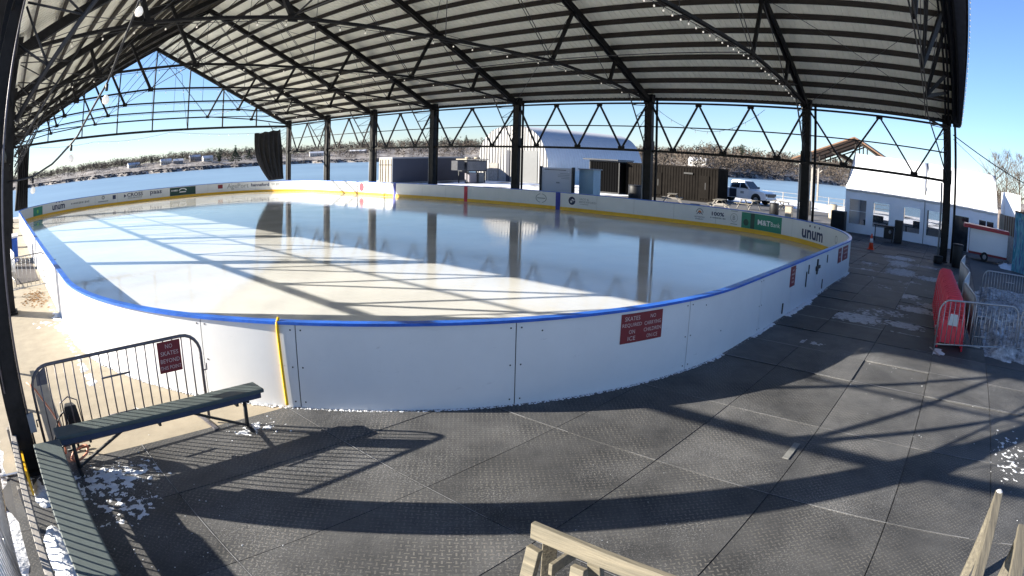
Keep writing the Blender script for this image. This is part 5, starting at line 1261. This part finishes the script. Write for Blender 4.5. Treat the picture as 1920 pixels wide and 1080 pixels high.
for az, t, h, w_, lab in ((22.5, 60, 17, 6.5, 'large dark pine left of the black curtain'), (24.0, 40, 20, 8, 'tallest broad pine just left of the black curtain'), (25.3, 80, 14, 6, 'rounded pine touching the black curtain'),
                          (16.0, 140, 10, 5, 'dark evergreen on the left hilltop above pale houses'), (19.0, 150, 9, 4.5, 'small evergreen on the ridge beyond the far gable'), (13, 120, 8, 5, 'dark bushy evergreen among houses on the left bank'), (5.5, 160, 9, 3, 'lone evergreen at the far left end of the ridge'),
                          (44.8, 190, 17, 6, 'evergreen rising just left of the arched hut'), (42.0, 210, 30, 4, 'tall slender spire shaped tree on the hill behind the hut'), (69.4, 120, 16, 8, 'broad dark pine on the hill above the white truck'), (70.5, 150, 13, 3.5, 'narrow dark pine right of the broad hilltop pine'), (76.2, 90, 12, 7, 'dark pine on the slope left of the timber pavilion')):
    evergreen(az, t, h, w_, 0, lab, spire='spire' in lab or 'narrow' in lab)
# houses on the far bank
M['farwhite'] = mat('pale_house_wall', (.55, .53, .50), .7); M['farroof'] = mat('snowy_house_roof', (.55, .56, .6), .7); M['fardark'] = mat('grey_house_wall', (.22, .20, .20), .7)
for k, (az, t, w_, h, m_, lab) in enumerate(((14.2, 105, 16, 4.2, 'farwhite', 'long low pale house left of the ridge trees'), (17.4, 110, 14, 4.5, 'farwhite', 'white house below the far gable post'), (18.6, 95, 12, 4, 'fardark', 'grey house beside the white one on the far bank'), (20.2, 120, 14, 5, 'fardark', 'dark roofed house higher on the far ridge'), (21.4, 100, 12, 4, 'farwhite', 'small white house left of the big pines'), (27.5, 90, 18, 4.5, 'farwhite', 'pale block seen just right of the black curtain'), (31.5, 100, 20, 4.5, 'farwhite', 'long pale building between the far right columns'), (35.2, 110, 22, 4, 'fardark', 'low grey building left of the slate container'), (65.5, 60, 14, 4, 'farwhite', 'pale house at the water right of the arched hut'))):
    x, y, z = far_pos(az, t); a = -math.radians(az) + rnd.uniform(-.3, .3); r = root('house', (x, y, z - .5), lab, 'house', 'houses on the far bank', a, world=False)
    MB().bx(-w_ / 2, w_ / 2, -4, 4, 0, h).build('wall', m_, r)
    t_ = MB(); t_.prism([(-4.5, h + .01), (4.5, h + .01), (0, h + 2.6)], lambda a_, b__, u: (u, a_, b__), -w_ / 2 - .4, w_ / 2 + .4); t_.build('roof', 'farroof', r)
    t_ = MB(); [t_.bx(-w_ / 2 + 1.4 + q * 2.6, -w_ / 2 + 2.5 + q * 2.6, -4.04, -4.01, 1.2, 2.6) for q in range(int((w_ - 2) / 2.6))]; t_.build('windows', 'glass', r)
# bare trees at the right edge, nearer
def bare_tree(x, y, z, h, label):
    r = root('bare_tree', (x, y, z), label, 'tree', 'bare trees at the right edge'); t = MB(); t.tube([(x, y, z), (x + .2, y, z + h * .4), (x, y + .3, z + h * .8)], h * .018, 7, h * .006)
    for _ in range(22):
        a = rnd.uniform(0, 6.283); f = rnd.uniform(.3, .75); b_ = (x, y, z + h * f); L_ = h * .3 * rnd.uniform(.6, 1.2); t.tube([b_, (x + L_ * .5 * math.cos(a), y + L_ * .5 * math.sin(a), b_[2] + L_ * .35), (x + L_ * math.cos(a), y + L_ * math.sin(a), b_[2] + L_ * .9)], h * .006, 4, h * .002)
    t.build('trunk', 'bark', r); c = MB()
    for _ in range(1000):
        a = rnd.uniform(0, 6.283); f = rnd.random(); q = h * .36 * math.sqrt(rnd.random()) * math.sin(math.pi * (.15 + .8 * f)); p = Vector((x + q * math.cos(a), y + q * math.sin(a), z + h * (.3 + .72 * f)))
        d = Vector((math.cos(a) * .6, math.sin(a) * .6, .8)).normalized() * h * .075 * rnd.uniform(.5, 1.3); w_ = Vector((-math.sin(a), math.cos(a), 0)) * h * .006 * rnd.uniform(.6, 1.6)
        c.add([p, p + w_, p + d], [(0, 1, 2)])
    c.build('crown', 'twigs', r)
for k, (x, y, h, lab) in enumerate(((112, -9.5, 11.5, 'bare tree showing just right of the tent roof'), (120, -13, 13, 'bare tree behind the pale roof box'), (110, -15, 12, 'bare tree above the painted wall'), (106, -18.5, 13, 'bare tree at the very edge of the frame'))):
    bare_tree(x, y, 0, h, lab)
# hillside behind them
hb = bank(92, 160, -60, -6, 5.5, 0, lambda x, y: min(1, max(0, (x - 95) / 25)), 21, 2.0); M['hillbrown'] = mat('brown_hillside', (.14, .10, .07), .9, 0, 0, .3, col2=(.36, .30, .26)); tag(hb.build('hillside', 'hillbrown'), kind='structure')
cleanup_marks()
